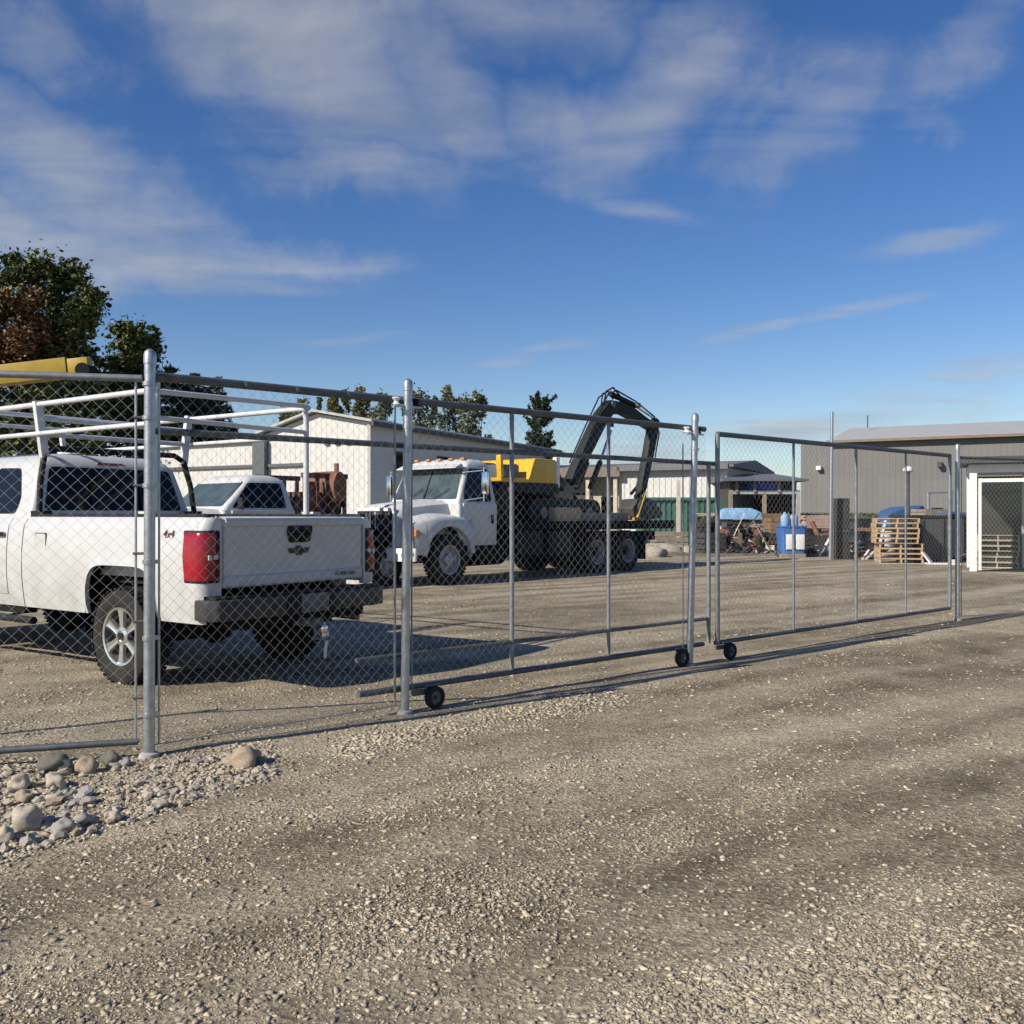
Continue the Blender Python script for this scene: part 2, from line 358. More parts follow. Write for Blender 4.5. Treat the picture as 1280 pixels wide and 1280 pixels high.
# fence line in the world
FP = Vector((-2.14, 5.52)); FD = Vector((.7525, .6586)); FN = Vector((-.6586, .7525))   # FN points into the yard
def ft(px):
    k = (px - 640) / FPX; return (k * FP.y - FP.x) / (FD.x - k * FD.y)
def fpt(t, z=0, off=0):
    p = FP + FD * t + FN * off; return Vector((p.x, p.y, z))

ICO = None
def ico(sub=1):
    bm = bmesh.new(); bmesh.ops.create_icosphere(bm, subdivisions=sub, radius=1)
    v = np.array([p.co[:] for p in bm.verts]); f = np.array([[q.index for q in t.verts] for t in bm.faces]); bm.free(); return v, f
def mesh_np(name, V, F):
    me = bpy.data.meshes.new(name); n, k = len(F), F.shape[1]
    me.vertices.add(len(V)); me.vertices.foreach_set('co', V.astype(np.float32).ravel())
    me.loops.add(n * k); me.loops.foreach_set('vertex_index', F.astype(np.int32).ravel())
    me.polygons.add(n); me.polygons.foreach_set('loop_start', np.arange(0, n * k, k, dtype=np.int32))
    me.update(calc_edges=True); me.validate(); return me
def gravel(n=165000):
    bv, bf = ico(1)
    ov = np.array([(1, 0, 0), (-1, 0, 0), (0, 1, 0), (0, -1, 0), (0, 0, 1), (0, 0, -1)], float); of = np.array([(0, 2, 4), (2, 1, 4), (1, 3, 4), (3, 0, 4), (2, 0, 5), (1, 2, 5), (3, 1, 5), (0, 3, 5)])
    def chip(v):
        v = v + .42 * rng.standard_normal(v.shape).clip(-1.1, 1.1); return v * np.array([1.3, .55 + .4 * rng.random(), .30 + .22 * rng.random()])
    bigf = []
    def shard():
        bm = bmesh.new()
        for _ in range(11):
            u = rng.standard_normal(3); u /= np.linalg.norm(u); bm.verts.new(u * rng.uniform(.75, 1.15) * np.array([1.25, .62 + .3 * rng.random(), .36 + .2 * rng.random()]))
        bmesh.ops.convex_hull(bm, input=bm.verts); bmesh.ops.delete(bm, geom=[v for v in bm.verts if not v.link_faces], context='VERTS'); bm.verts.index_update(); bmesh.ops.triangulate(bm, faces=bm.faces); bm.verts.index_update()
        v = np.array([p.co[:] for p in bm.verts]); bigf.append(np.array([[q.index for q in f.verts] for f in bm.faces])); bm.free(); return v
    big = [shard() for _ in range(16)]; sml = [chip(ov * 1.1) for _ in range(16)]
    K = n * 3
    yy = 85 + (760 - 85) * rng.random(K) ** .85                 # rows below the horizon: even cover in view
    d = CAMH * FPX / yy; x = (rng.random(K) - .5) * 1.35 * d
    keep = np.zeros(K, bool); sc = np.zeros(K)
    for i in range(K):
        X, Y = x[i], d[i]
        t = (X - FP.x) * FD.x + (Y - FP.y) * FD.y; o = (X - FP.x) * FN.x + (Y - FP.y) * FN.y
        q = .26 + .85 * mnoise.noise((t * .35, o * 1.6, 1.3)) + .55 * mnoise.noise((X * 1.7, Y * 1.7, 9))
        ridge = math.exp(-((o + .62 - .03 * t) / .28) ** 2) * (1 if .9 < t < 3.6 else .25)
        yard = .6 if o > .15 else 0
        q = q * .8 + ridge * .5 + yard * .2
        PX, PY = 640 + X / Y * FPX, HZ + yy[i]
        cob = PX < 350 and 945 - max(0, PX - 170) * .1 < PY < max(1078 - PX * .31, 972)
        if cob: q = .7
        if rng.random() < .008: sc[i] = rng.uniform(.009, .017); q = 1.2
        keep[i] = rng.random() < min(1, max(.10, q)) * .8
        sc[i] = max(sc[i], .0030 * math.exp(rng.standard_normal() * .55) * (1 + .55 * yard + 1.6 * ridge + .4 * max(0, q)) * (1.5 if cob else 1))
    idx = np.nonzero(keep)[0][:n]
    V = []; F = []; o = 0
    a = rng.random(len(idx)) * 2 * math.pi; tl = rng.standard_normal(len(idx)) * .22
    for k, i in enumerate(idx):
        r = min(sc[i], .021) * (1.0 + .035 * d[i]); isb = r / d[i] > .0026
        p = (big if isb else sml)[k % 16] * r
        ca, sa, ct, st = math.cos(a[k]), math.sin(a[k]), math.cos(tl[k]), math.sin(tl[k])
        X = p[:, 0] * ct - p[:, 2] * st; Z = p[:, 0] * st + p[:, 2] * ct; Y = p[:, 1]
        V.append(np.stack([X * ca - Y * sa + x[i], X * sa + Y * ca + d[i], Z + gz(x[i], d[i]) + .06 * r], 1)); F.append((bigf[k % 16] if isb else of) + o); o += len(p)
    me = mesh_np('gravel', np.concatenate(V), np.concatenate(F))
    tag(link('gravel', me, m_chip, smooth=False), 'loose grey and tan gravel chips scattered over the yard and drive', 'gravel', kind='stuff')
gravel()

# ------------------------------------------------------------------ cobbles at the foot of the fence
def stone_mesh(name, mat, flat=.7, seed=0, sub=3, amp=.22):
    v, f = ico(sub); out = []
    for p in v:
        q = Vector(p); k = 1 + amp * mnoise.noise(q * 1.1 + Vector((seed * 3.7, 0, 0))) * 1.6 + amp * .35 * mnoise.noise(q * 3.2 + Vector((0, seed, 0)))
        out.append((q.x * k, q.y * k * .8, q.z * k * flat))
    me = mesh_np(name, np.array(out), f); me.materials.append(mat); me.shade_smooth(); return me
def cobbles():
    sm = [stone_mesh('river_stone', [m_stone, m_stoneg, m_stone, m_stoneb][i % 4], .5 + .25 * random.random(), i, 2, .5) for i in range(16)]
    for m_ in sm: m_.set_sharp_from_angle(angle=R(24))
    n = 0; placed = []
    while n < 288:
        px = random.uniform(-70, 345); 
        top = 958 - .02 * px if px < 170 else 958 - (px - 170) * .13; bot = 1075 - px * .31
        if bot < top + 4: bot = top + 4
        py = random.uniform(top, bot); d = gd(py); x = gx(px, d); r = random.choice([.017, .02, .024, .028, .034]) * random.uniform(.8, 1.2) * (1.2 if px < 110 else .95)
        if any((x - a) ** 2 + (d - b) ** 2 < (.62 * (r + c)) ** 2 for a, b, c in placed): 
            n += .1; continue
        placed.append((x, d, r)); n += 1
        o = bpy.data.objects.new('river_stone', sm[random.randrange(16)]); col.objects.link(o)
        o.location = (x, d, gz(x, d) + r * .28); o.scale = (r, r, r); o.rotation_euler = (random.gauss(0, .3), random.gauss(0, .3), random.uniform(0, 6.28))
        kn = {'river_stone': 'cream', 'grey_stone': 'grey', 'tan_rock': 'tan'}[o.data.materials[0].name]; tag(o, 'small %s river stone in the cobble strip below the chain-link fence' % kn, 'stone', 'small %s stones in the cobble strip' % kn)
    big = [  # px, py of the base centre, half width px, height factor, material, label
        (22, 988, 15, .9, m_stone, 'round pale stone standing upright nearest the left edge by the fence pipe'),
        (66, 986, 15, .85, m_stone, 'round pale stone second from the left beside the fence pipe'),
        (28, 1036, 22, .85, m_stone, 'largest pale boulder low on the left of the cobble strip'),
        (66, 966, 24, .7, m_stoned, 'mossy dark boulder behind the two round pale stones'),
        (106, 966, 15, .85, m_stoneb, 'half brown half pale boulder left of the dark boulder by the post'),
        (138, 958, 14, .9, m_stoned, 'dark brown boulder just left of the tall corner post'),
        (300, 958, 26, .55, m_stoneb, 'flat tan rock lying alone at the right end of the cobble strip'),
        (27, 1002, 13, .7, m_stoneb, 'tan stone lying above the largest pale boulder'),
        (66, 1003, 12, .65, m_stone, 'pale angular stone in the middle of the left cobbles'),
        (75, 1038, 14, .6, m_stoneg, 'long grey stone tilted right of the largest boulder'),
        (103, 1030, 12, .75, m_stoneg, 'grey wedge shaped stone at the lower edge of the cobbles'),
        (4, 1050, 14, .9, m_stone, 'pale boulder cut by the left picture edge'),
        (155, 958, 8, .9, m_stoneg, 'small grey stone touching the foot of the corner post'),
        (200, 1008, 10, .6, m_stone, 'cream block shaped stone at the front middle of the strip'),
        (142, 1024, 10, .65, m_stone, 'rounded cream stone at the front edge left of the block shaped one')]
    for i, (px, py, w, hf, mt, lb) in enumerate(big):
        d = gd(py); r = .86 * w / FPX * d; me = stone_mesh('boulder', mt, hf, i + 30, 3, .36)
        o = bpy.data.objects.new('boulder', me); col.objects.link(o); o.scale = (r, r, r); o.location = (gx(px, d), d + r * .4, r * hf * .62); o.rotation_euler = (random.gauss(0, .12), random.gauss(0, .12), random.uniform(-.5, .5))
        tag(o, lb, 'rock', 'larger rocks in the cobble strip')
cobbles()

# ------------------------------------------------------------------ chain-link fence and rolling gates
def chain_mesh(t0, t1, z0, z1, parent, pt=fpt, off=0, w=.039, r=.00115):
    hs = w; nw = int((t1 - t0) / w); ns = int((z1 - z0) / hs); V = []; F = []; o = 0
    A = pt(t0, 0, off); B = pt(t1, 0, off); D = (B - A).normalized(); Nn = Vector((-D.y, D.x, 0))
    tri = [(math.cos(a), math.sin(a)) for a in (0, 2.094, 4.189)]
    for i in range(nw):
        s = i % 2
        for j in range(ns + 1):
            side = (j + i) % 2
            c = A + D * (i * w + side * w) ; z = z0 + j * hs; e = Nn * (.0025 if side else -.0025)
            for a, b in tri: V.append((c + e + D * (a * r) + Nn * (b * r) + Vector((0, 0, z)))[:])
        for j in range(ns):
            for k in range(3): F.append([o + j * 3 + k, o + j * 3 + (k + 1) % 3, o + (j + 1) * 3 + (k + 1) % 3, o + (j + 1) * 3 + k])
        o += 3 * (ns + 1)
    return link('chain_link_mesh', mesh_np('chain_link_mesh', np.array(V), np.array(F)), m_galvw, parent, smooth=False)
def pipe(name, p, q, r, parent, mat=None, n=14):
    return MB().tube(p, q, r, n).build(name, mat or m_galv, parent)
def post(parent_or_none, base, top, r, label=None, cap=True, name='gate_post'):
    root = parent_or_none
    if label: root = empty(name, (0, 0, 0), label, 'post')
    nm = 'pipe' if label else 'fence_post'
    mb = MB(); n = 18; mb.path([base, top], r, n); o = mb.build(nm, m_galv, root)
    if cap:
        t = (Vector(top) - Vector(base)).normalized(); T = Vector(top)
        MB().lathe([(r * 1.12, -.05), (r * 1.12, 0), (r * .95, .02), (r * .5, .034), (0, .038)], 18, T, 'z').build('post_cap', m_galv, root)
    MB().lathe([(r * 1.9, -.02), (r * 1.7, .012), (r * 1.05, .02)], 16, Vector(base) + Vector((0, 0, gz(base[0], base[1]) + .008)), 'z').build('footing', m_conc, root)
    return root
def band(c, r, axis, parent):                   # clamp ring round a vertical post with bolt lug
    mb = MB(); mb.lathe([(r * 1.16, -.012), (r * 1.16, .012)], 16, c, 'z'); mb.box(Vector(c) + Vector((axis[0], axis[1], 0)) * (r * 1.5), (.03, .012, .024), math.atan2(axis[1], axis[0]))
    return mb.build('clamp_band', m_galv, parent)
def fence_left():
    E = Vector((-5.2, 4.8)); D = (E - FP).normalized(); Nn = Vector((-D.y, D.x))
    def pl(t, z=0, off=0): return Vector((FP.x + D.x * t, FP.y + D.y * t, z)) + Vector((Nn.x, Nn.y, 0)) * off
    root = empty('chain_link_fence', pl(1.5), 'galvanised chain-link fence run left of the tall corner post above the cobbles', 'fence', group='chain-link fence runs'); root.location = (0, 0, 0)
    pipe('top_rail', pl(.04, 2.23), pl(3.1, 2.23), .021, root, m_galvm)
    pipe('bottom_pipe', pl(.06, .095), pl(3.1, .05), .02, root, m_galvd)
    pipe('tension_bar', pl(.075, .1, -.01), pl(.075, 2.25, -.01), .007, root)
    chain_mesh(.08, 3.1, .07, 2.25, root, pl, -.01)
    post(root, pl(3.12), pl(3.12, 2.36), .03)
    for z in (.35, .8, 1.2, 1.6, 2.0): MB().tube(pl(.03, z), pl(.09, z), .008, 8).build('wire_tie', m_galvd, root)
fence_left()
def fence_mid():
    root = empty('chain_link_fence', (0, 0, 0), 'chain-link fence panel between the tall corner post and the roller post, covering the pickup', 'fence', group='chain-link fence runs')
    t2 = ft(507)
    post(root, fpt(0, 0), fpt(0.005, 2.37), .0325)
    for z in (.25, .7, 1.15, 1.6, 2.0, 2.2): band(fpt(0, z), .0325, FD, root)
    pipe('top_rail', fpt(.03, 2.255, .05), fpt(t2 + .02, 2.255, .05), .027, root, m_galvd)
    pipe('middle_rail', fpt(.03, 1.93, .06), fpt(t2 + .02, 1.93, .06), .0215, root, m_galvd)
    pipe('bottom_wire', fpt(.03, .06, .03), fpt(t2, .06, .03), .004, root)
    for s in (.07, t2 - .07): pipe('tension_bar', fpt(s, .06, .03), fpt(s, 2.22, .03), .007, root)
    chain_mesh(.08, t2 - .06, .05, 2.25, root, fpt, .03)
    for px in (312, 376, 440): MB().lathe([(.034, -.014), (.034, .014)], 12, fpt(ft(px), 2.255, .05), 'z').build('rail_clamp', m_galvd, root)
fence_mid()
def wheel_small(parent, c, r, w, D):
    mb = MB(); mb.lathe([(r * .62, -w / 2), (r * .9, -w / 2), (r, -w * .3), (r, w * .3), (r * .9, w / 2), (r * .62, w / 2)], 24, (0, 0, 0), 'y', True)
    h = MB(); h.lathe([(0, -w * .3), (r * .63, -w * .3), (r * .63, w * .3), (0, w * .3)], 20)
    h.lathe([(0, -w * .62), (r * .2, -w * .62), (r * .2, w * .62), (0, w * .62)], 12)
    Mx = Matrix.Translation(c) @ Matrix.Rotation(math.atan2(D.y, D.x), 4, 'Z')
    g = mb.xf(Mx).build('gate_wheel', m_rubber, parent); h.xf(Mx).build('wheel_hub', m_galvd, g)
def gate(label, px0, px1, tz, verts, rails, wheels, off, group, mesh_px=None):
    root = empty('rolling_gate', (0, 0, 0), label, 'gate', group=group)
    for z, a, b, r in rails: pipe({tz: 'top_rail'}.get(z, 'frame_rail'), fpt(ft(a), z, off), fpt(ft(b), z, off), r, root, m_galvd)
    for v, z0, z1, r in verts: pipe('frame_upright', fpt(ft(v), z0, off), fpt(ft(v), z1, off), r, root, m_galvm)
    chain_mesh(ft(px0), ft(px1), .2, tz - .02, root, fpt, off - .028)
    for w, side in wheels:
        t = ft(w); c = fpt(t, .085, off - .075)
        wheel_small(root, c, .082, .055, FD)
        mb = MB(); mb.box(fpt(t, .17, off - .02), (.13, .09, .012), math.atan2(FD.y, FD.x)); mb.bar(fpt(t - .03, .17, off - .035), fpt(t - .0, .085, off - .035), .035, .008, up=(FN.x, FN.y, 0)); mb.tube(fpt(t, .085, off - .02), fpt(t, .085, off - .12), .01, 8)
        mb.bar(fpt(t - side * .17, .13, off - .04), fpt(t, .13, off - .04), .03, .04)
        mb.build('wheel_bracket', m_galvd, root)
    return root
gate('left leaf of the rolling chain-link gate in front of the flatbed truck', 513, 888, 2.26,
     [(647, .17, 2.26, .019), (768, .17, 2.26, .017), (893, .17, 1.93, .021)],
     [(2.26, 507, 888, .026), (1.93, 507, 904, .0215), (.41, 452, 893, .018), (.17, 455, 886, .024)], [(543, 1), (852, -1)], .07, 'rolling gate leaves')
gate('right leaf of the rolling chain-link gate in front of the pallets', 903, 1188, 2.22,
     [(900, .15, 2.22, .024), (995, .17, 2.22, .014), (1073, .17, 2.22, .018), (1135, .17, 2.22, .013), (1190, .17, 2.2, .024)],
     [(2.22, 900, 1190, .026), (.17, 897, 1190, .022)], [(908, 1)], .03, 'rolling gate leaves')
def roller_post(px, top_px, z1, label):
    t = ft(px); b = fpt(t, 0, -.0); tp = fpt(ft(top_px), z1, -.0)
    root = post(None, b, tp, .0315, label)
    c = b.lerp(tp, .945)
    for s in (-1, 1):
        MB().lathe([(.026, -.03), (.036, -.022), (.02, 0), (.036, .022), (.026, .03)], 14, c + Vector((FD.x, FD.y, 0)) * .085 * s + Vector((FN.x, FN.y, 0)) * .03, 'z').build('guide_roller', m_plastic if s < 0 else m_black, root)
    mb = MB(); mb.bar(c - Vector((FD.x, FD.y, 0)) * .12 - Vector((0, 0, .035)), c + Vector((FD.x, FD.y, 0)) * .12 - Vector((0, 0, .035)), .035, .012)
    mb.lathe([(.037, -.03), (.037, .03)], 16, c - Vector((0, 0, .03)), 'z'); mb.build('roller_bracket', m_galv, root)
    for f in (.1, .48, .87): band(b.lerp(tp, f), .0315, FD, root)
    for s in (-.075, .075): pipe('tension_bar', fpt(t + s, .12, .02), fpt(t + s, 2.1, .02), .006, root, m_galvm)
    return root
roller_post(506, 510, 2.37, 'galvanised gate post with guide rollers just right of the white pickup')
roller_post(862, 869, 2.36, 'leaning galvanised gate post with guide rollers where the two gate leaves meet')
def fence_right():
    root = empty('chain_link_fence', (0, 0, 0), 'chain-link fence run beyond the right gate leaf in front of the white framed booth', 'fence', group='chain-link fence runs')
    t = ft(1197)
    post(root, fpt(t), fpt(t, 2.35), .032)
    D = Vector((.93, .37)); A = fpt(t)
    def pl(s, z=0, off=0): return Vector((A.x + D.x * s, A.y + D.y * s, z)) + Vector((-D.y, D.x, 0)) * off
    pipe('top_rail', pl(.03, 2.2), pl(4.5, 2.2), .02, root, m_galvd)
    pipe('bottom_wire', pl(.03, .05), pl(4.5, .05), .005, root)
    pipe('tension_bar', pl(.07, .05), pl(.07, 2.2), .007, root)
    chain_mesh(.08, 4.5, .04, 2.2, root, pl, -.01)
    post(root, pl(4.5), pl(4.5, 2.33), .03)
    for f in (.3, 1.0, 1.7, 2.15): band(fpt(t, f), .032, FD, root)
fence_right()

# ------------------------------------------------------------------ vehicle building blocks
def road_wheel(parent, c, r, w, rim, style='spoke', out=1, steel=None):
    """wheel with its axis along y; out = +1 if its outer face looks towards +y"""
    C = Vector(c)
    root = MB()
    pr = [(rim * .98, -w * .42), (rim * 1.08, -w * .5), (r * .86, -w * .52), (r * .965, -w * .44), (r, -w * .3), (r, -w * .06), (r * .985, -w * .05), (r * .985, w * .05), (r, w * .06), (r, w * .3), (r * .965, w * .44), (r * .86, w * .52), (rim * 1.08, w * .5), (rim * .98, w * .42)]
    root.lathe(pr, 40, C, 'y', True)
    n = 44
    for i in range(n):                          # tread blocks
        a = 2 * math.pi * i / n
        for y in (-w * .33, w * .33):
            p = C + Vector((r * .995 * math.cos(a), y, r * .995 * math.sin(a)))
            root.box(p, (.014 * r / .4, w * .3, .03 * r / .4), M=Matrix.Rotation(-a, 3, 'Y'))
    t = root.build('wheel', m_rubber, parent)
    mb = MB(); o = out
    mb.lathe([(rim, w * .40 * o), (rim * 1.0, w * .46 * o), (rim * .93, w * .44 * o), (rim * .9, w * .2 * o), (rim * .88, -w * .3 * o)], 36, C, cap=False)
    if style == 'spoke':
        for i in range(6):
            a = R(90 + i * 60)
            e = Vector((-math.sin(a), 0, math.cos(a))); rd = Vector((math.cos(a), 0, math.sin(a)))
            mb.loft([[C + rd * (rim * f) + e * (rim * hw * k) + Vector((0, w * y * o, 0)) for k, y in ((-1, y0 - .12), (-.85, y0), (-.25, y0 - .03), (.25, y0 - .03), (.85, y0), (1, y0 - .12))] for f, hw, y0 in ((.2, .12, .38), (.5, .115, .39), (.8, .15, .41), (.97, .24, .42))])
        mb.lathe([(rim * .34, w * .22 * o), (rim * .33, w * .37 * o), (rim * .2, w * .41 * o), (rim * .19, w * .37 * o), (0, w * .38 * o)], 24, C, cap=False)
        for i in range(6):
            a = R(60 + 60 * i); mb.tube(C + Vector((math.cos(a) * rim * .27, w * .3 * o, math.sin(a) * rim * .27)), C + Vector((math.cos(a) * rim * .27, w * .4 * o, math.sin(a) * rim * .27)), rim * .035, 6)
        mb.build('rim', steel or m_alloy, t)
        MB().lathe([(rim * .13, w * .37 * o), (rim * .13, w * .42 * o), (0, w * .43 * o)], 16, C).build('hub_cap', m_black, t)
        MB().lathe([(0, -w * .02 * o), (rim * .9, -w * .02 * o), (rim * .9, -w * .3 * o), (0, -w * .3 * o)], 24, C).build('brake_drum', m_dark, t)
    else:
        dish = .05 if style == 'front' else -.42
        mb.lathe([(rim * .9, w * .2 * o), (rim * .78, w * dish * o * 1.0), (rim * .5, w * (dish + .10) * o), (rim * .42, w * (dish + .12) * o), (0, w * (dish + .12) * o)], 32, C, cap=False)
        mb.build('rim', steel or m_steel, t)
        hb = MB(); h = .5 if style == 'front' else .25
        hb.lathe([(rim * .44, w * (dish + .1) * o), (rim * .40, w * (h - .1) * o), (rim * .2, w * h * o), (0, w * h * o)], 24, C, cap=False)
        for i in range(10):
            a = 2 * math.pi * i / 10; hb.tube(C + Vector((math.cos(a) * rim * .56, w * dish * o, math.sin(a) * rim * .56)), C + Vector((math.cos(a) * rim * .56, w * (dish + .22) * o, math.sin(a) * rim * .56)), rim * .035, 6)
        hb.build('hub', m_dark if style == 'rear' else m_steel, t)
    return t
class Cab:
    """greenhouse lofted through levels (z, x rear, x front, half width, corner radius)"""
    def __init__(s, levels): s.l = levels
    def g(s, z, i):
        l = s.l
        for a, b in zip(l, l[1:]):
            if z <= b[0]: t = (z - a[0]) / (b[0] - a[0]); return a[i] + (b[i] - a[i]) * t
        return l[-1][i]
    def shell(s, name, mat, parent, bottom=None):
        mb = MB(); rs = [rrect(a[1], a[2], -a[3], a[3], a[0], a[4], 4) for a in s.l]
        mb.loft(rs); return mb.build(name, mat, parent, ang=50)
    def win(s, name, face, pts, mat, parent, proud=.008, grow=0, k=10):
        """pts = corners (u, z) going round; u is x on the side faces, y on front and rear"""
        cx = sum(p[0] for p in pts) / len(pts); cz = sum(p[1] for p in pts) / len(pts)
        if grow: pts = [(p[0] + grow * (1 if p[0] > cx else -1), p[1] + grow * (1 if p[1] > cz else -1)) for p in pts]
        rr = []; n = len(pts); rad = .05            # round the corners
        for i in range(n):
            p0, p1, p2 = Vector(pts[i - 1]), Vector(pts[i]), Vector(pts[(i + 1) % n])
            a = p1 + (p0 - p1).normalized() * rad; b = p1 + (p2 - p1).normalized() * rad
            for t in (0, .35, .65, 1): rr.append((1 - t) ** 2 * a + 2 * t * (1 - t) * p1 + t * t * b)
        def mp(q, h):
            u, z = q
            if face == 'left': return Vector((u, s.g(z, 3) + h, z))
            if face == 'right': return Vector((u, -s.g(z, 3) - h, z))
            e = (u / max(s.g(z, 3), .1)) ** 2 * .03
            if face == 'rear': return Vector((s.g(z, 1) - h + e * .3, u, z))
            return Vector((s.g(z, 2) + h - e * .3, u, z))
        m_ = len(rr); mb = MB()
        mb.add([mp(q, proud) for q in rr] + [mp(q, -.01) for q in rr], [list(range(m_))] + [[i, (i + 1) % m_, m_ + (i + 1) % m_, m_ + i] for i in range(m_)])
        return mb.build(name, mat, parent)
def both(f):
    for s in (1, -1): f(s)
def mir(G, s): return [[Vector((p[0], p[1] * s, p[2])) for p in r] for r in G]

# ------------------------------------------------------------------ the white pickup in front
def pickup():
    U = R(145.5)
    root = empty('pickup_truck', (-2.74, 8.65, 0), 'white four-door pickup with ladder rack and red tail lights parked close behind the fence', 'pickup', U)
    TX, BF = -1.10, 1.53                        # tail and bed front
    ZB, ZT = .57, 1.405
    def yf(z): 
        t = (z - .98) / .45; return .985 - .045 * t * t - (.02 if .98 < z < 1.02 else 0) * 0 - (max(0, z - 1.34) * .55)
    def arch(x, c=0.0, hw=.50, top=1.0):
        t = abs(x - c) / hw
        return ZB if t >= 1 else ZB + (top - ZB) * (1 - t ** 6) ** (1 / 2.6)
    def side_sheet(x0, x1, arches, zt, n=56, rows=12):
        xs = sorted(set([x0 + (x1 - x0) * i / n for i in range(n + 1)] + [c + s * h * k for c, h in arches for s in (-1, 1) for k in (1, .998, .985, .96, .9)]))
        xs = [x for x in xs if x0 - 1e-6 <= x <= x1 + 1e-6]; G = []
        for x in xs:
            b = ZB
            for c, h in arches: b = max(b, arch(x, c, h))
            col_ = [Vector((x, yf(b) - .025, b + .004))] + [Vector((x, yf(b + (zt - b) * j / rows) + (.014 * max(0, 1 - abs(b + (zt - b) * j / rows - b) / .07) if b > ZB + .01 else 0), b + (zt - b) * j / rows)) for j in range(rows + 1)]
            G.append(col_)
        return G
    for s in (1, -1):
        mb = MB(); mb.sheet(mir(side_sheet(TX + .09, BF, [(0, .5)], ZT), s))
        mb.sheet(mir([[Vector((x, yf(ZT), ZT)), Vector((x, .88, ZT + .012)), Vector((x, .84, ZT)), Vector((x, .83, .9))] for x in (TX + .09, BF)], s))
        G = []                                   # rounded rear corner
        for j in range(13):
            z = .79 + (ZT - .79) * j / 12; yy = yf(z); G.append([Vector((TX + .09 - .09 * math.sin(a), yy - .10 + .10 * math.cos(a), z)) for a in [R(15 * k) for k in range(7)]] + [Vector((TX, .80, z)), Vector((TX + .05, .795, z))])
        mb.sheet(mir(G, s))
        G2 = [[Vector((TX + .09 - .09 * math.sin(a), yf(z) - .10 + .10 * math.cos(a), z)) for a in [R(15 * k) for k in range(4)]] for z in (.57, .65, .72, .79)]
        mb.sheet(mir(G2, s))
        mb.build('bed_side', m_white, root, ang=30)
        MB().prism([(TX + .06, ZT + .004), (BF, ZT + .004), (BF, ZT + .03), (TX + .09, ZT + .03)], s * .845, s * (yf(ZT) - .004)).build('bed_rail_cap', m_black, root, bevel=.008)
        # dark wheel housing behind the arch opening
        mb = MB(); mb.loft([[Vector((.535 * max(-1, min(1, 1.25 * math.cos(R(a)))), y * s, .5 + .53 * max(-1, min(1, 1.2 * math.sin(R(a)))))) for a in range(-10, 191, 10)] for y in (.955, .55)], cap=False); mb.box((0, .55 * s, .75), (1.1, .02, .7)); mb.build('wheel_housing', m_pit, root)
        # tail light wrapping the corner
        G = []
        for j, z in enumerate([.905, .915, .95, 1.0, 1.05, 1.1, 1.15, 1.2, 1.25, 1.28, 1.292]):
            e = .008 if j in (0, 10) else .016; yy = yf(z)
            fx = TX + .09 + (.145 if z > 1.1 else .145 - .03 * (1.1 - z) / .2)
            G.append([Vector((fx, yy + .002, z)), Vector((fx - .012, yy + e, z))] + [Vector((TX + .09 - (.09 + e) * math.sin(a), yy - .10 + (.10 + e) * math.cos(a), z)) for a in [R(15 * k) for k in range(7)]] + [Vector((TX - e, .835, z)), Vector((TX - e + .01, .825, z))])
        mb = MB(); mb.sheet(mir(G, s)); tl = mb.build('tail_light', m_red, root)
        mb = MB(); mb.sheet(mir([[Vector((p.x + (.012 if k < 2 else 0) - .0, p.y - .005, zz)) for k, p in enumerate(G[jj])] for jj, zz in ((0, .893), (1, .903), (9, 1.292), (10, 1.304))], s)); mb.build('light_seal', m_black, tl)
        mb = MB(); mb.box((TX - .014, .865 * s, 1.095), (.012, .04, .035)); mb.box((TX - .014, .92 * s, 1.092), (.012, .03, .04)); mb.build('reverse_lamp', m_lens, tl, bevel=.004)
    MB().prism(rpoly(.17, .17, .02, 3, (1.22, 1.17)), yf(1.17) - .01, yf(1.17) + .004).build('fuel_door', m_white, root)
    MB().prism(rpoly(.185, .185, .02, 3, (1.22, 1.17)), yf(1.17) - .01, yf(1.17) + .0015).build('fuel_door_gap', m_dark, root)
    # tailgate
    mb = MB(); ys = [-.79, -.77, -.6, -.3, 0, .3, .6, .77, .79]; zs = [.845, .86, .925, .945, 1.0, 1.1, 1.2, 1.3, 1.325, 1.34, 1.375, 1.40, 1.408]
    prof = {.845: .0, .86: .008, .925: .01, .945: -.004, 1.0: -.006, 1.1: -.004, 1.2: -.002, 1.3: .002, 1.325: .006, 1.34: .018, 1.375: .022, 1.40: .012, 1.408: -.03}
    mb.sheet([[Vector((TX - prof[z] + (.03 if abs(y) > .78 else 0) - .008 * (1 - (y / .8) ** 2), y, z)) for z in zs] for y in ys]); mb.box((TX + .06, 0, 1.12), (.06, 1.57, .55))
    tg = mb.build('tailgate', m_white, root, ang=25)
    mb = MB(); mb.prism([(p[0], p[1] + 1.265) for p in ((-.135, .07), (.135, .07), (.14, .03), (.115, -.06), (.09, -.075), (-.09, -.075), (-.115, -.06), (-.14, .03))], TX - .03, TX + .0, 'yz'); hb = mb.build('handle_bezel', m_black, tg, bevel=.006)
    MB().box((TX - .036, 0, 1.275), (.02, .17, .05)).build('handle', m_dark, hb, bevel=.01)
    MB().lathe([(.014, -.01), (.014, .006), (0, .008)], 14, (TX - .035, 0, 1.222), 'x').build('camera_eye', m_glass, hb)
    e = .105; mb = MB(); mb.prism([(-.13 + .03, 1.10), (-.035, 1.10), (-.03, 1.082), (.03, 1.082), (.035, 1.10), (.10, 1.10), (.13, 1.145), (.035, 1.145), (.03, 1.163), (-.03, 1.163), (-.035, 1.145), (-.13, 1.145)], TX - .016, TX, 'yz'); mb.build('emblem', m_bump, tg, bevel=.003)
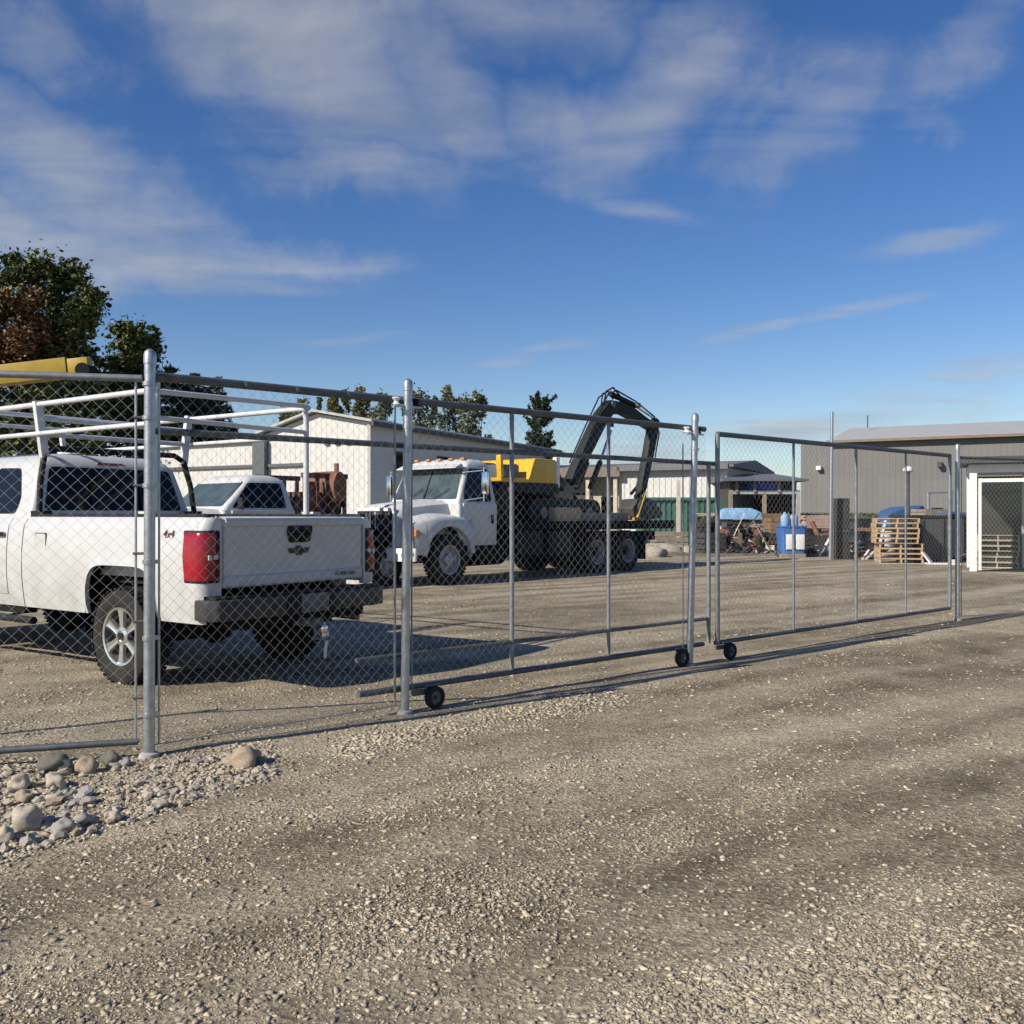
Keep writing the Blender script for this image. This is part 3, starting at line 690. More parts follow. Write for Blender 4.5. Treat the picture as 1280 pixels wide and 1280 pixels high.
    me = text_mesh('SILVERADO', .05, .002); o = link('badge_lettering', me, m_bump, tg, smooth=False)
    o.matrix_local = Matrix.Translation((TX - .016, -.55, .90)) @ Matrix(((0, 0, -1, 0), (-1, 0, 0, 0), (0, 1, 0, 0), (0, 0, 0, 1)))
    me = text_mesh('4x4', .095, .0015, .25); o = link('decal_lettering', me, M('decal_ink', (.10, .02, .02), .5), root, smooth=False)
    o.matrix_local = Matrix.Translation((TX + .44, yf(1.25) + .002, 1.27)) @ Matrix(((-1, 0, 0, 0), (0, 0, 1, 0), (0, 1, 0, 0), (0, 0, 0, 1)))
    # bumper with step, plate and hitch
    mb = MB(); pl = [(-.985, TX + .10), (-.985, TX - .04), (-.93, TX - .13), (-.78, TX - .17), (.78, TX - .17), (.93, TX - .13), (.985, TX - .04), (.985, TX + .10), (.93, TX + .10), (-.93, TX + .10)]
    mb.prism([(b, a) for a, b in pl], .60, .765, 'xy'); bu = mb.build('rear_bumper', m_bump, root, bevel=.02)
    mb = MB(); mb.prism([(b, a) for a, b in [(-.93, TX - .10), (-.77, TX - .145), (.77, TX - .145), (.93, TX - .10), (.93, TX + .03), (-.93, TX + .03)]], .767, .785, 'xy'); mb.build('step_pad', m_black, bu, bevel=.004)
    mb = MB(); mb.box((TX - .174, 0, .68), (.02, .56, .15)); mb.build('plate_recess', m_black, bu, bevel=.005)
    mb = MB(); mb.box((TX - .188, -.02, .685), (.006, .31, .155)); mb.build('licence_plate', m_galvd, bu, bevel=.002)
    both(lambda s: MB().box((TX - .10, s * .88, .655), (.06, .10, .075), s * -.5).build('corner_step', m_black, bu, bevel=.01))
    MB().box((TX + .0, 0, .56), (.10, 1.5, .09)).build('hitch_beam', m_dark, root, bevel=.01)
    mb = MB(); mb.box((TX - .12, 0, .52), (.3, .075, .075)); mb.bar((TX - .22, 0, .54), (TX - .24, 0, .40), .06, .04); mb.box((TX - .28, 0, .39), (.16, .065, .03)); mb.build('hitch_mount', m_galvd, root, bevel=.006)
    mb = MB(); mb.lathe([(.02, 0), (.02, .035), (.032, .05), (.036, .07), (.028, .095), (0, .1)], 16, (TX - .31, 0, .405), 'z'); mb.build('hitch_ball', m_chrome, root)
    mb = MB(); mb.path([(TX - .16, -.14, .5), (TX - .19, -.16, .4), (TX - .2, -.13, .3), (TX - .17, -.15, .2)], .013, 8); mb.build('trailer_strap', m_plastic, root)
    # bed floor and inner walls
    mb = MB(); mb.box(((TX + BF) / 2, 0, .86), (BF - TX - .1, 1.6, .04)); mb.box((BF - .03, 0, 1.12), (.05, 1.66, .56)); mb.build('bed_floor', m_black, root)
    # cab body
    CR = BF + .014; FX = 3.95                     # front axle
    for s in (1, -1):
        mb = MB(); mb.sheet(mir(side_sheet(CR, 4.92, [(FX, .52)], 1.40, 50), s)); mb.build('cab_side', m_white, root, ang=30)
        for x0, x1 in ((CR + .26, 2.42), (2.44, 3.40)):
            mb = MB(); G = [[Vector((x, yf(z) + .007, z)) for z in [.68 + (1.395 - .68) * j / 10 for j in range(11)]] for x in (x0, (x0 + x1) / 2, x1)]
            G = [[Vector((x0, yf(p.z) - .004, p.z)) for p in G[0]]] + G + [[Vector((x1, yf(p.z) - .004, p.z)) for p in G[0]]]
            mb.sheet(mir(G, s)); d = mb.build('door', m_white, root, ang=30)
            MB().box((x0 + .13, s * (yf(1.24) + .03), 1.245), (.2, .035, .038)).build('handle', m_black, d, bevel=.012)
        MB().prism([(CR + .05, .56), (3.4, .56), (3.4, .50), (CR + .05, .50)], s * .8, s * .93).build('side_sill', m_dark, root)
        mb = MB(); mb.tube((CR - .25, s * 1.0, .46), (3.4, s * 1.0, .46), .035, 12); [mb.bar((x, s * .8, .52), (x, s * 1.0, .47), .04, .03) for x in (CR + .2, 2.4, 3.2)]; mb.build('side_step_bar', m_black, root)
    cb = Cab([(1.39, CR, 4.05, .90, .06), (1.44, CR, 4.0, .885, .06), (1.90, CR + .10, 3.15, .755, .07), (1.98, CR + .16, 2.98, .70, .10), (2.03, CR + .30, 2.78, .58, .14), (2.045, CR + .5, 2.6, .42, .14)])
    cb.shell('cab_roof', m_white, root)
    rw = [(-.76, 1.47), (.76, 1.47), (.66, 1.895), (-.66, 1.895)]
    cb.win('window_seal', 'rear', rw, m_black, root, .005, .02)
    g = cb.win('rear_window', 'rear', rw, m_glass, root, .011)
    both(lambda s: MB().bar((CR - .012, s * .27, 1.48), (CR + .085, s * .27, 1.885), .012, .014).build('window_divider', m_black, g))
    MB().box((CR + .135, 0, 1.935), (.03, .3, .04)).build('brake_lamp', m_red, root, bevel=.008)
    for f, s in (('left', 1), ('right', -1)):
        for w in ([(CR + .30, 1.45), (CR + .27, 1.60), (CR + .42, 1.87), (2.36, 1.88), (2.40, 1.45)], [(2.47, 1.45), (2.44, 1.88), (3.08, 1.87), (3.62, 1.45)]):
            cb.win('window_seal', f, w, m_black, root, .005, .012); cb.win('side_window', f, w, m_glass, root, .01)
    ws = [(-.80, 1.45), (.80, 1.45), (.68, 1.88), (-.68, 1.88)]; cb.win('windscreen', 'front', ws, m_glass, root, .01)
    # bonnet and front end (outside the picture)
    mb = MB(); secs = []
    for x, hw, zt in ((3.6, .90, 1.40), (4.3, .90, 1.38), (4.8, .88, 1.34), (4.95, .86, 1.28)): secs.append([Vector((x, -hw, 1.1)), Vector((x, -hw, zt - .05)), Vector((x, -hw * .8, zt)), Vector((x, 0, zt + .03)), Vector((x, hw * .8, zt)), Vector((x, hw, zt - .05)), Vector((x, hw, 1.1))])
    mb.loft(secs); mb.build('bonnet', m_white, root)
    MB().box((4.96, 0, 1.02), (.06, 1.2, .42)).build('grille', m_chrome, root, bevel=.02)
    MB().box((5.0, 0, .68), (.16, 1.94, .26)).build('front_bumper', m_chrome, root, bevel=.05)
    both(lambda s: MB().box((4.94, s * .78, 1.08), (.08, .3, .3)).build('headlight', m_lens, root, bevel=.02))
    mb = MB(); mb.box((2.0, .42, .55), (5.9, .09, .16)); mb.box((2.0, -.42, .55), (5.9, .09, .16)); mb.tube((0, -.8, .41), (0, .8, .41), .055, 12); mb.lathe([(0, -.14), (.13, -.1), (.17, 0), (.13, .1), (0, .14)], 14, (0, 0, .41), 'x'); mb.tube((FX, -.75, .41), (FX, .75, .41), .05, 10); mb.box((3.2, 0, .62), (3.2, 1.5, .2)); mb.box((.55, 0, .72), (1.5, 1.5, .2)); mb.build('chassis', m_dark, root)
    mb = MB(); mb.lathe([(.12, -.11), (.2, -.12), (.37, -.1), (.385, 0), (.37, .1), (.2, .12), (.12, .11)], 28, (-.66, 0, .64), 'z', True); mb.build('spare_tyre', m_rubber, root)
    MB().path([(.5, -.62, .52), (-.3, -.66, .55), (-.9, -.7, .5), (-1.05, -.8, .48)], .035, 10).build('exhaust_pipe', m_galvd, root)
    for x in (0, FX):
        for s in (1, -1): road_wheel(root, (x, s * .86, .405), .405, .25, .245, 'spoke', s)
    # ladder rack
    RX, RF, hw = -.30, 1.53, .84
    rk = MB()
    for s in (1, -1):
        MB().path([(RX, s * hw, 1.43), (RX, s * hw, 2.36), (RX, s * (hw - .015), 2.44)], .028, 12).build('rack_leg', m_rackw, root)
        MB().bar((RF, s * (hw - .07), 1.97), (RF, s * hw, 2.50), .055, .075, up=(0, 1, 0)).build('rack_leg', m_rackw, root, bevel=.006)
        pipe('rack_side_rail', (RX - .03, s * hw, 2.465), (4.1, s * hw, 2.465), .025, root, m_rackw)
        pipe('rack_side_rail', (RX, s * hw, 2.19), (4.1, s * hw, 2.19), .022, root, m_rackw)
        MB().bar((3.9, s * .9, 1.3), (4.05, s * hw, 2.46), .05, .05).build('rack_leg', m_rackw, root, bevel=.005)
        MB().box((RX, s * .9, 1.445), (.16, .09, .02)).build('rack_foot', m_rackw, root)
    pipe('rack_crossbar', (RX, -hw, 2.49), (RX, hw, 2.455), .024, root, m_rackw)
    pipe('rack_crossbar', (RX, -hw, 2.235), (RX, hw, 2.235), .022, root, m_rackw)
    for x, z in ((RF, 2.34), (RF, 2.19), (2.6, 2.47), (3.95, 2.47)): pipe('rack_crossbar', (x, -hw, z), (x, hw, z), .024, root, m_rackw)
    # black guard frame behind the rear window
    mb = MB(); mb.path([(1.46, .86, 1.43), (1.49, .83, 1.74), (1.53, .77, 2.0), (1.53, .66, 2.06), (1.53, -.66, 2.06), (1.53, -.77, 2.0), (1.49, -.83, 1.74), (1.46, -.86, 1.43)], .028, 10); mb.build('window_guard', m_black, root)
    for s in (1, -1): MB().box((1.46, s * .84, 1.45), (.16, .12, .03)).build('guard_foot', m_black, root)
pickup()

# ------------------------------------------------------------------ big flatbed truck
TD = Vector((.649, .760)); TRZ = math.atan2(-.760, -.649)
def flatbed():
    root = empty('flatbed_truck', (-2.13, 19.72, 0), 'white tandem-axle flatbed truck carrying the excavator, parked behind the left gate leaf', 'truck', TRZ)
    # cab
    cr, = (-1.55,)
    lo = Cab([(.78, cr, -.38, 1.06, .05), (1.62, cr, -.34, 1.08, .05), (1.66, cr, -.34, 1.06, .05)])
    lo.shell('cab_body', m_white2, root)
    cb = Cab([(1.64, cr + .0, -.34, 1.05, .06), (1.72, cr + .01, -.37, 1.04, .06), (2.42, cr + .08, -.68, .93, .08), (2.52, cr + .12, -.76, .90, .10), (2.60, cr + .22, -.88, .80, .14), (2.62, cr + .4, -1.0, .6, .14)])
    cb.shell('cab_roof', m_white2, root)
    ws = [(-.96, 1.75), (.96, 1.75), (.86, 2.40), (-.86, 2.40)]
    cb.win('window_seal', 'front', ws, m_black, root, .006, .02); g = cb.win('windscreen', 'front', ws, m_cglass, root, .012)
    MB().bar((-.36, 0, 1.76), (-.67, 0, 2.41), .03, .015).build('centre_divider', m_black, g)
    for s in (.3, -.5): MB().bar((-.345, s, 1.76), (-.44, s + .42, 1.98), .014, .014).build('wiper', m_black, root)
    for f, s in (('left', 1), ('right', -1)):
        w = [(-1.36, 1.72), (-1.33, 2.38), (-.80, 2.38), (-.56, 1.9), (-.56, 1.72)]
        mb = MB(); mb.prism([(-1.46, .86), (-.46, .86), (-.46, 1.66), (-1.46, 1.66)], s * 1.06, s * 1.097); d = mb.build('door', m_white2, root, bevel=.012)
        MB().box((-1.34, s * 1.105, 1.33), (.07, .03, .19)).build('handle', m_black, d, bevel=.01)
        cb.win('window_seal', f, w, m_black, root, .006, .02); cb.win('side_window', f, w, m_glass, root, .012)
        mb = MB(); mb.path([(-.52, s * 1.0, 2.3), (-.72, s * 1.42, 2.34)], .014, 8); mb.path([(-.52, s * 1.06, 1.72), (-.72, s * 1.42, 1.78)], .014, 8); mb.path([(-.72, s * 1.42, 1.7), (-.72, s * 1.42, 2.4)], .013, 8); mb.build('mirror_arm', m_chrome, root)
        MB().box((-.72, s * 1.46, 2.08), (.07, .15, .46)).build('mirror', m_chrome, root, bevel=.02)
        # fender with arch
        def fz(x): return 1.30 + .10 * math.cos(min(1, abs(x - .05) / .85) * 1.57) - .06 * max(0, x - .3)
        def ar(x): return .62 if abs(x) > .63 else .55 + math.sqrt(max(0, .63 ** 2 - x * x))
        xs = sorted(set([-.72 + 1.62 * i / 36 for i in range(37)] + [-.631, -.629, .629, .631]))
        G = []
        for x in xs:
            b = ar(x); t = max(fz(x), b + .03)
            if x < -.63: b = .62
            yo = 1.16 - .10 * max(0, (x - .3) / .6) ** 2
            G.append([Vector((x, yo - .10, b)), Vector((x, yo, b + .004)), Vector((x, yo + .015, b + .03)), Vector((x, yo, b * .5 + t * .5)), Vector((x, yo - .02, t - .06)), Vector((x, yo - .08, t)), Vector((x, .62, t + .08))])
        mb = MB(); mb.sheet(mir(G, s)); fd = mb.build('fender', m_white2, root, ang=45)
        mb = MB(); mb.prism([(.03, .66), (.9, .66), (.93, 1.27), (.7, 1.3), (.65, .9)], s * .62, s * 1.02); mb.build('fender_front', m_white2, root, bevel=.03)
        MB().prism([(p[0] + s * .875, p[1] + 1.06) for p in rpoly(.34, .2, .03)], .92, .95, 'yz').build('headlight', m_lens, fd)
        MB().box((.86, s * 1.08, 1.06), (.1, .06, .13)).build('turn_lamp', m_amber, fd, bevel=.01)
        mb = MB(); mb.loft([[Vector((.61 * math.cos(R(a)), y * s, .55 + .61 * math.sin(R(a)))) for a in range(0, 181, 20)] for y in (1.05, .55)], cap=False); mb.box((0, .56 * s, .8), (1.2, .02, .7)); mb.build('wheel_housing', m_dark, root)
        # steps and tank under the door
        mb = MB(); mb.lathe([(0, -.5), (.27, -.5), (.29, -.48), (.29, .48), (.27, .5), (0, .5)], 24, (-1.35, s * .82, .62), 'x'); mb.build('fuel_tank', m_dark, root)
        mb = MB(); mb.box((-.92, s * 1.0, .42), (.36, .22, .03)); mb.box((-.92, s * 1.0, .68), (.36, .2, .03)); mb.bar((-1.09, s * 1.0, .42), (-1.09, s * 1.0, .75), .03, .03); mb.bar((-.75, s * 1.0, .42), (-.75, s * 1.0, .75), .03, .03); mb.build('cab_step', m_dark, root)
    # bonnet
    secs = []
    for x, hw, zt in ((-.36, .80, 1.74), (.1, .76, 1.71), (.6, .70, 1.66), (.86, .66, 1.62), (.95, .62, 1.56)):
        secs.append([Vector((x, -hw, .75)), Vector((x, -hw, zt - .22)), Vector((x, -hw * .95, zt - .09)), Vector((x, -hw * .75, zt - .02)), Vector((x, 0, zt + .02)), Vector((x, hw * .75, zt - .02)), Vector((x, hw * .95, zt - .09)), Vector((x, hw, zt - .22)), Vector((x, hw, .75))])
    MB().loft(secs).build('bonnet', m_white2, root, ang=45)
    mb = MB(); mb.prism(rpoly(1.08, .74, .04, 3, (0, 1.14)), .95, .975, 'yz'); gr = mb.build('grille', m_trim, root)
    for k in range(9): MB().box((.985, -.46 + k * .115, 1.14), (.016, .022, .68)).build('grille_bar', m_dark if k not in (4,) else m_plastic, gr)
    mb = MB()
    for y in (-.56, .56): mb.box((.985, y, 1.14), (.05, .06, .84))
    for z in (.75, 1.53): mb.box((.985, 0, z), (.05, 1.18, .07))
    mb.build('grille_surround', m_plastic, root, bevel=.01)
    mb = MB(); mb.prism([(.93, -1.12), (1.06, -.95), (1.1, -.5), (1.1, .5), (1.06, .95), (.93, 1.12), (.88, 1.12), (.88, -1.12)], .50, .76, 'xy'); bu = mb.build('front_bumper', m_plastic, root, bevel=.02)
    both(lambda s: MB().box((1.095, s * .36, .6), (.03, .24, .09)).build('tow_slot', m_trim, bu))
    mb = MB(); mb.prism([(-.60, 2.50), (-.42, 2.42), (-.42, 2.40), (-.66, 2.44)], -.9, .9); mb.build('sun_visor', m_white2, root)
    for y in (-.7, -.35, 0, .35, .7): MB().box((-.86, y, 2.615), (.09, .12, .05)).build('marker_lamp', m_amber, root, bevel=.015)
    both(lambda s: MB().path([(-1.72, s * .95, .6), (-1.72, s * .95, 2.55), (-1.76, s * .95, 2.7)], .06, 12).build('exhaust_stack', m_chrome if s > 0 else m_rust, root) if s < 0 else None)
    # chassis, deck
    mb = MB(); mb.box((-4.1, .42, .85), (9.6, .09, .26)); mb.box((-4.1, -.42, .85), (9.6, .09, .26))
    for x in (0, -5.13, -6.48): mb.tube((x, -.95, .51), (x, .95, .51), .08, 10)
    mb.box((.2, 0, .9), (1.6, 1.0, .5)); mb.build('chassis', m_dark, root)
    mb = MB(); mb.box((-5.3, 0, 1.20), (6.7, 2.42, .10)); mb.build('deck', m_board, root)
    for s in (1, -1):
        mb = MB(); mb.box((-5.3, s * 1.225, 1.19), (6.7, .035, .16)); sr = mb.build('deck_rail', m_dark, root)
        for k in range(11): MB().box((-2.3 - k * .6, s * 1.255, 1.19), (.07, .03, .1)).build('stake_pocket', m_dark, sr)
    for k in range(9): MB().box((-2.3 - k * .75, 0, 1.10), (.08, 2.3, .1)).build('cross_member', m_dark, root)
    mb = MB(); mb.box((-1.88, 0, 1.62), (.06, 2.3, .8)); mb.build('headboard', m_board, root, bevel=.01)
    mb = MB(); mb.box((-2.55, .85, .80), (.9, .62, .55)); mb.build('tool_box', m_black, root, bevel=.02)
    mb = MB(); mb.box((-3.65, .85, .78), (.9, .62, .55)); mb.build('tool_box', m_dgreen, root, bevel=.02)
    mb = MB(); mb.box((-3.0, .9, .55), (1.4, .5, .16)); mb.build('battery_tray', m_dark, root)
    for x in (-4.45, -7.25):
        both(lambda s: MB().box((x, s * .92, .62), (.02, .55, .72)).build('mud_flap', m_black, root))
    mb = MB(); mb.box((-8.64, 0, 1.15), (.08, 2.42, .2)); mb.build('tail_beam', m_dark, root)
    both(lambda s: MB().box((-8.69, s * .95, 1.15), (.02, .2, .1)).build('tail_lamp', m_red, root))
    for s in (1, -1):
        road_wheel(root, (0, s * 1.02, .51), .51, .28, .30, 'front', s)
        for x in (-5.13, -6.48):
            road_wheel(root, (x, s * 1.05, .51), .51, .26, .30, 'rear', s); MB().lathe([(.3, -.13), (.5, -.11), (.51, 0), (.5, .11), (.3, .13)], 28, (x, s * .74, .51)).build('inner_tyre', m_rubber, root)
flatbed()
def tpos(t, y, z): # point on the flatbed: t metres behind the front axle, y to its left
    o = Vector((-2.24, 19.78)); p = o + TD * t + Vector((.76, -.649)) * y; return Vector((p.x, p.y, z))
def excavator():
    root = empty('excavator', tpos(4.4, 0, 1.25), 'yellow tracked excavator with dark folded boom riding on the flatbed truck', 'excavator', TRZ)
    # local x towards the truck's front; t = 5.6 - x
    D = 1.255 - 1.25
    for s in (1, -1):
        mb = MB(); pts = []
        L2, r = 1.15, .27
        for a in range(90, 271, 15): pts.append((-L2 + r * math.cos(R(a)), r + r * math.sin(R(a))))
        for a in range(-90, 91, 15): pts.append((L2 + r * math.cos(R(a)), r + r * math.sin(R(a))))
        mb.prism(pts, s * .55, s * .92); t = mb.build('track', m_dgreen, root)
        for k in range(22): MB().box((-1.1 + k * .105, s * .735, .545), (.05, .38, .025)).build('track_pad', m_rust, t)
        for k in range(5): MB().lathe([(0, -.02), (.13, -.02), (.13, .02), (0, .02)], 16, (-.9 + k * .45, s * .935, .22)).build('track_roller', m_wood2, t)
    MB().box((0, 0, .4), (1.2, 1.2, .25)).build('undercarriage', m_dark, root)
    MB().lathe([(.5, 0), (.5, .14)], 24, (.1, 0, .52), 'z').build('slew_ring', m_dark, root)
    mb = MB(); mb.prism([(.35, .66), (2.35, .66), (2.42, .78), (2.42, .9), (.35, .9)], -.95, .95); mb.build('lower_deck', m_dgreen, root, bevel=.03)
    mb = MB(); mb.prism([(.42, .9), (1.55, .9), (1.42, 1.05), (1.25, 1.44), (1.2, 1.48), (.42, 1.48)], -.93, .94); mb.build('engine_hood', m_yellow, root, bevel=.05)
    mb = MB(); mb.prism([(1.5, .9), (2.4, .9), (2.42, 1.0), (1.5, 1.0)], -.93, .94); mb.prism([(2.30, 1.0), (2.41, 1.0), (2.44, 1.5), (2.36, 1.5)], .80, .94); mb.build('counterweight', m_yellow, root, bevel=.02)
    mb = MB(); mb.box((1.85, .5, 1.16), (.55, .5, .3)); mb.lathe([(0, -.35), (.14, -.35), (.14, .35), (0, .35)], 16, (1.85, -.1, 1.25), 'x'); mb.tube((1.7, .3, 1.2), (1.7, .3, 1.62), .05, 10); mb.build('engine', m_galvd, root, bevel=.02)
    mb = MB(); mb.loft([rrect(-.62, .36, -.95, -.05, z, .08) for z in (.9, 1.3)] + [rrect(-.5, .33, -.92, -.1, 1.55, .1)]); mb.build('cab', m_dgreen, root)
    mb = MB(); mb.box((.33, .86, 1.18), (.14, .12, .72)); mb.build('cab_pillar', m_plastic, root, bevel=.02)
    mb = MB(); mb.prism([(-.45, .75), (.3, .75), (.3, 1.25), (.05, 1.45), (-.15, 1.35), (-.5, .95)], -.04, .5); mb.build('boom_foot', m_dgreen, root, bevel=.03)
    def beam(name, pts, w, hs, mat):
        mb = MB(); rings = []
        for i, (p, h) in enumerate(zip(pts, hs)):
            a = Vector(pts[max(i - 1, 0)]); b = Vector(pts[min(i + 1, len(pts) - 1)]); t = (b - a).normalized(); nrm = Vector((-t.y, t.x))
            q = Vector(p)
            rings.append([Vector((q.x + nrm.x * h * e, f * w / 2 + .25, q.y + nrm.y * h * e)) for e, f in ((-.5, -1), (-.5, 1), (.5, 1), (.5, -1))])
        mb.loft(rings); return mb.build(name, mat, root, bevel=.015)
    X = lambda t: 4.4 - t
    bm = beam('boom', [(X(5.45), 1.0), (X(6.1), 1.9), (X(6.75), 2.72), (X(7.15), 3.05), (X(7.75), 3.06), (X(8.6), 2.85), (X(9.35), 2.64)], .26, [.28, .34, .38, .38, .3, .25, .2], m_dgreen)
    st = beam('stick', [(X(9.5), 2.9), (X(9.3), 2.5), (X(9.1), 1.9), (X(8.75), .95), (X(8.65), .6)], .2, [.18, .36, .33, .26, .18], m_dgreen)
    mb = MB(); mb.tube((X(7.2), .25, 3.42), (X(8.35), .25, 3.22), .075, 12); mb.build('stick_cylinder', m_black, root)
    MB().tube((X(8.35), .25, 3.22), (X(9.45), .25, 2.92), .035, 10).build('cylinder_rod', m_chrome, root)
    for y in (.04, .46):
        MB().tube((X(6.0), y, .85), (X(6.45), y, 1.55), .07, 10).build('boom_cylinder', m_dgreen, root); MB().tube((X(6.45), y, 1.55), (X(6.95), y, 2.4), .04, 10).build('cylinder_rod', m_chrome, root)
    MB().tube((X(9.25), .25, 2.2), (X(8.95), .25, .95), .055, 10).build('bucket_cylinder', m_galvd, root)
    mb = MB(); mb.path([(X(6.9), .25, 3.05), (X(6.95), .3, 3.45), (X(7.25), .32, 3.58), (X(7.6), .3, 3.4), (X(7.7), .25, 3.2)], .022, 8); mb.path([(X(6.85), .2, 3.0), (X(7.0), .15, 3.4), (X(7.3), .12, 3.5), (X(7.5), .15, 3.3)], .02, 8); mb.build('hydraulic_hose', m_black, root)
    bk = MB(); prof = [(X(8.65), .62), (X(8.3), .6), (X(8.1), .35), (X(8.15), .05), (X(8.45), .02), (X(9.2), .08), (X(9.3), .2), (X(9.05), .4)]
    bk.prism(prof, -.1, .62); b = bk.build('bucket', M('worn_bucket_steel', (.055, .045, .038), .6, .3, .4, 6), root, bevel=.02)
    for k in range(4): MB().box((X(8.08), -.02 + k * .18, .1), (.16, .06, .05)).build('bucket_tooth', m_rust, b)
    for yy, off in ((.1, .1), (.4, .16)):
        mb = MB(); mb.path([(X(5.6), yy, 1.5), (X(6.3), yy, 2.4 + off), (X(6.9), yy, 3.2 + off), (X(7.3), yy, 3.5), (X(8.2), yy, 3.3), (X(9.2), yy, 2.95), (X(9.45), yy, 2.5), (X(9.2), yy, 1.7)], .02, 6); mb.build('hydraulic_hose', m_black, root)
    mb = MB(); mb.bar((X(8.75), .1, .95), (X(8.45), .1, .75), .06, .07); mb.bar((X(8.75), .4, .95), (X(8.45), .4, .75), .06, .07); mb.bar((X(8.95), .25, .95), (X(8.5), .25, .7), .1, .06); mb.build('bucket_link', m_dark, root)
    for (x_, z_, r_) in ((X(7.15), 3.12, .09), (X(9.4), 2.72, .08), (X(8.68), .68, .07), (X(8.4), 3.2, .07)): MB().lathe([(0, .08), (r_, .08), (r_, .42), (0, .42)], 14, (x_, 0, z_), 'y').build('pivot_pin', m_galvd, root)
    MB().box((X(7.0), .42, 2.55), (.1, .12, .1)).build('work_lamp', m_black, root)
excavator()
def deck_load():
    for i, (t, y, z, L, w, h, m, lb) in enumerate([(4.2, .95, 1.255, 1.0, .34, .34, m_wood, 'pale squared timber block on the flatbed beside the excavator track'),
        (5.7, 1.0, 1.255, 2.2, .2, .22, m_wood2, 'long grey timber beam on the flatbed edge beside the excavator track')]):
        mb = MB(); mb.box((0, 0, h / 2), (L, w, h)); o = mb.build('timber_beam', m, bevel=.015); o.location = tpos(t, y, z); o.rotation_euler = (0, 0, TRZ); tag(o, lb, 'timber')
    mb = MB(); mb.box((0, 0, .05), (.5, .08, .1)); mb.bar((.1, 0, .05), (-.35, 0, .8), .08, .03); o = mb.build('loading_ramp', m_boomy); o.location = tpos(7.6, .9, 1.25); o.rotation_euler = (0, 0, TRZ); tag(o, 'thin tan prop leaning towards the excavator bucket on the truck deck', 'prop')
deck_load()

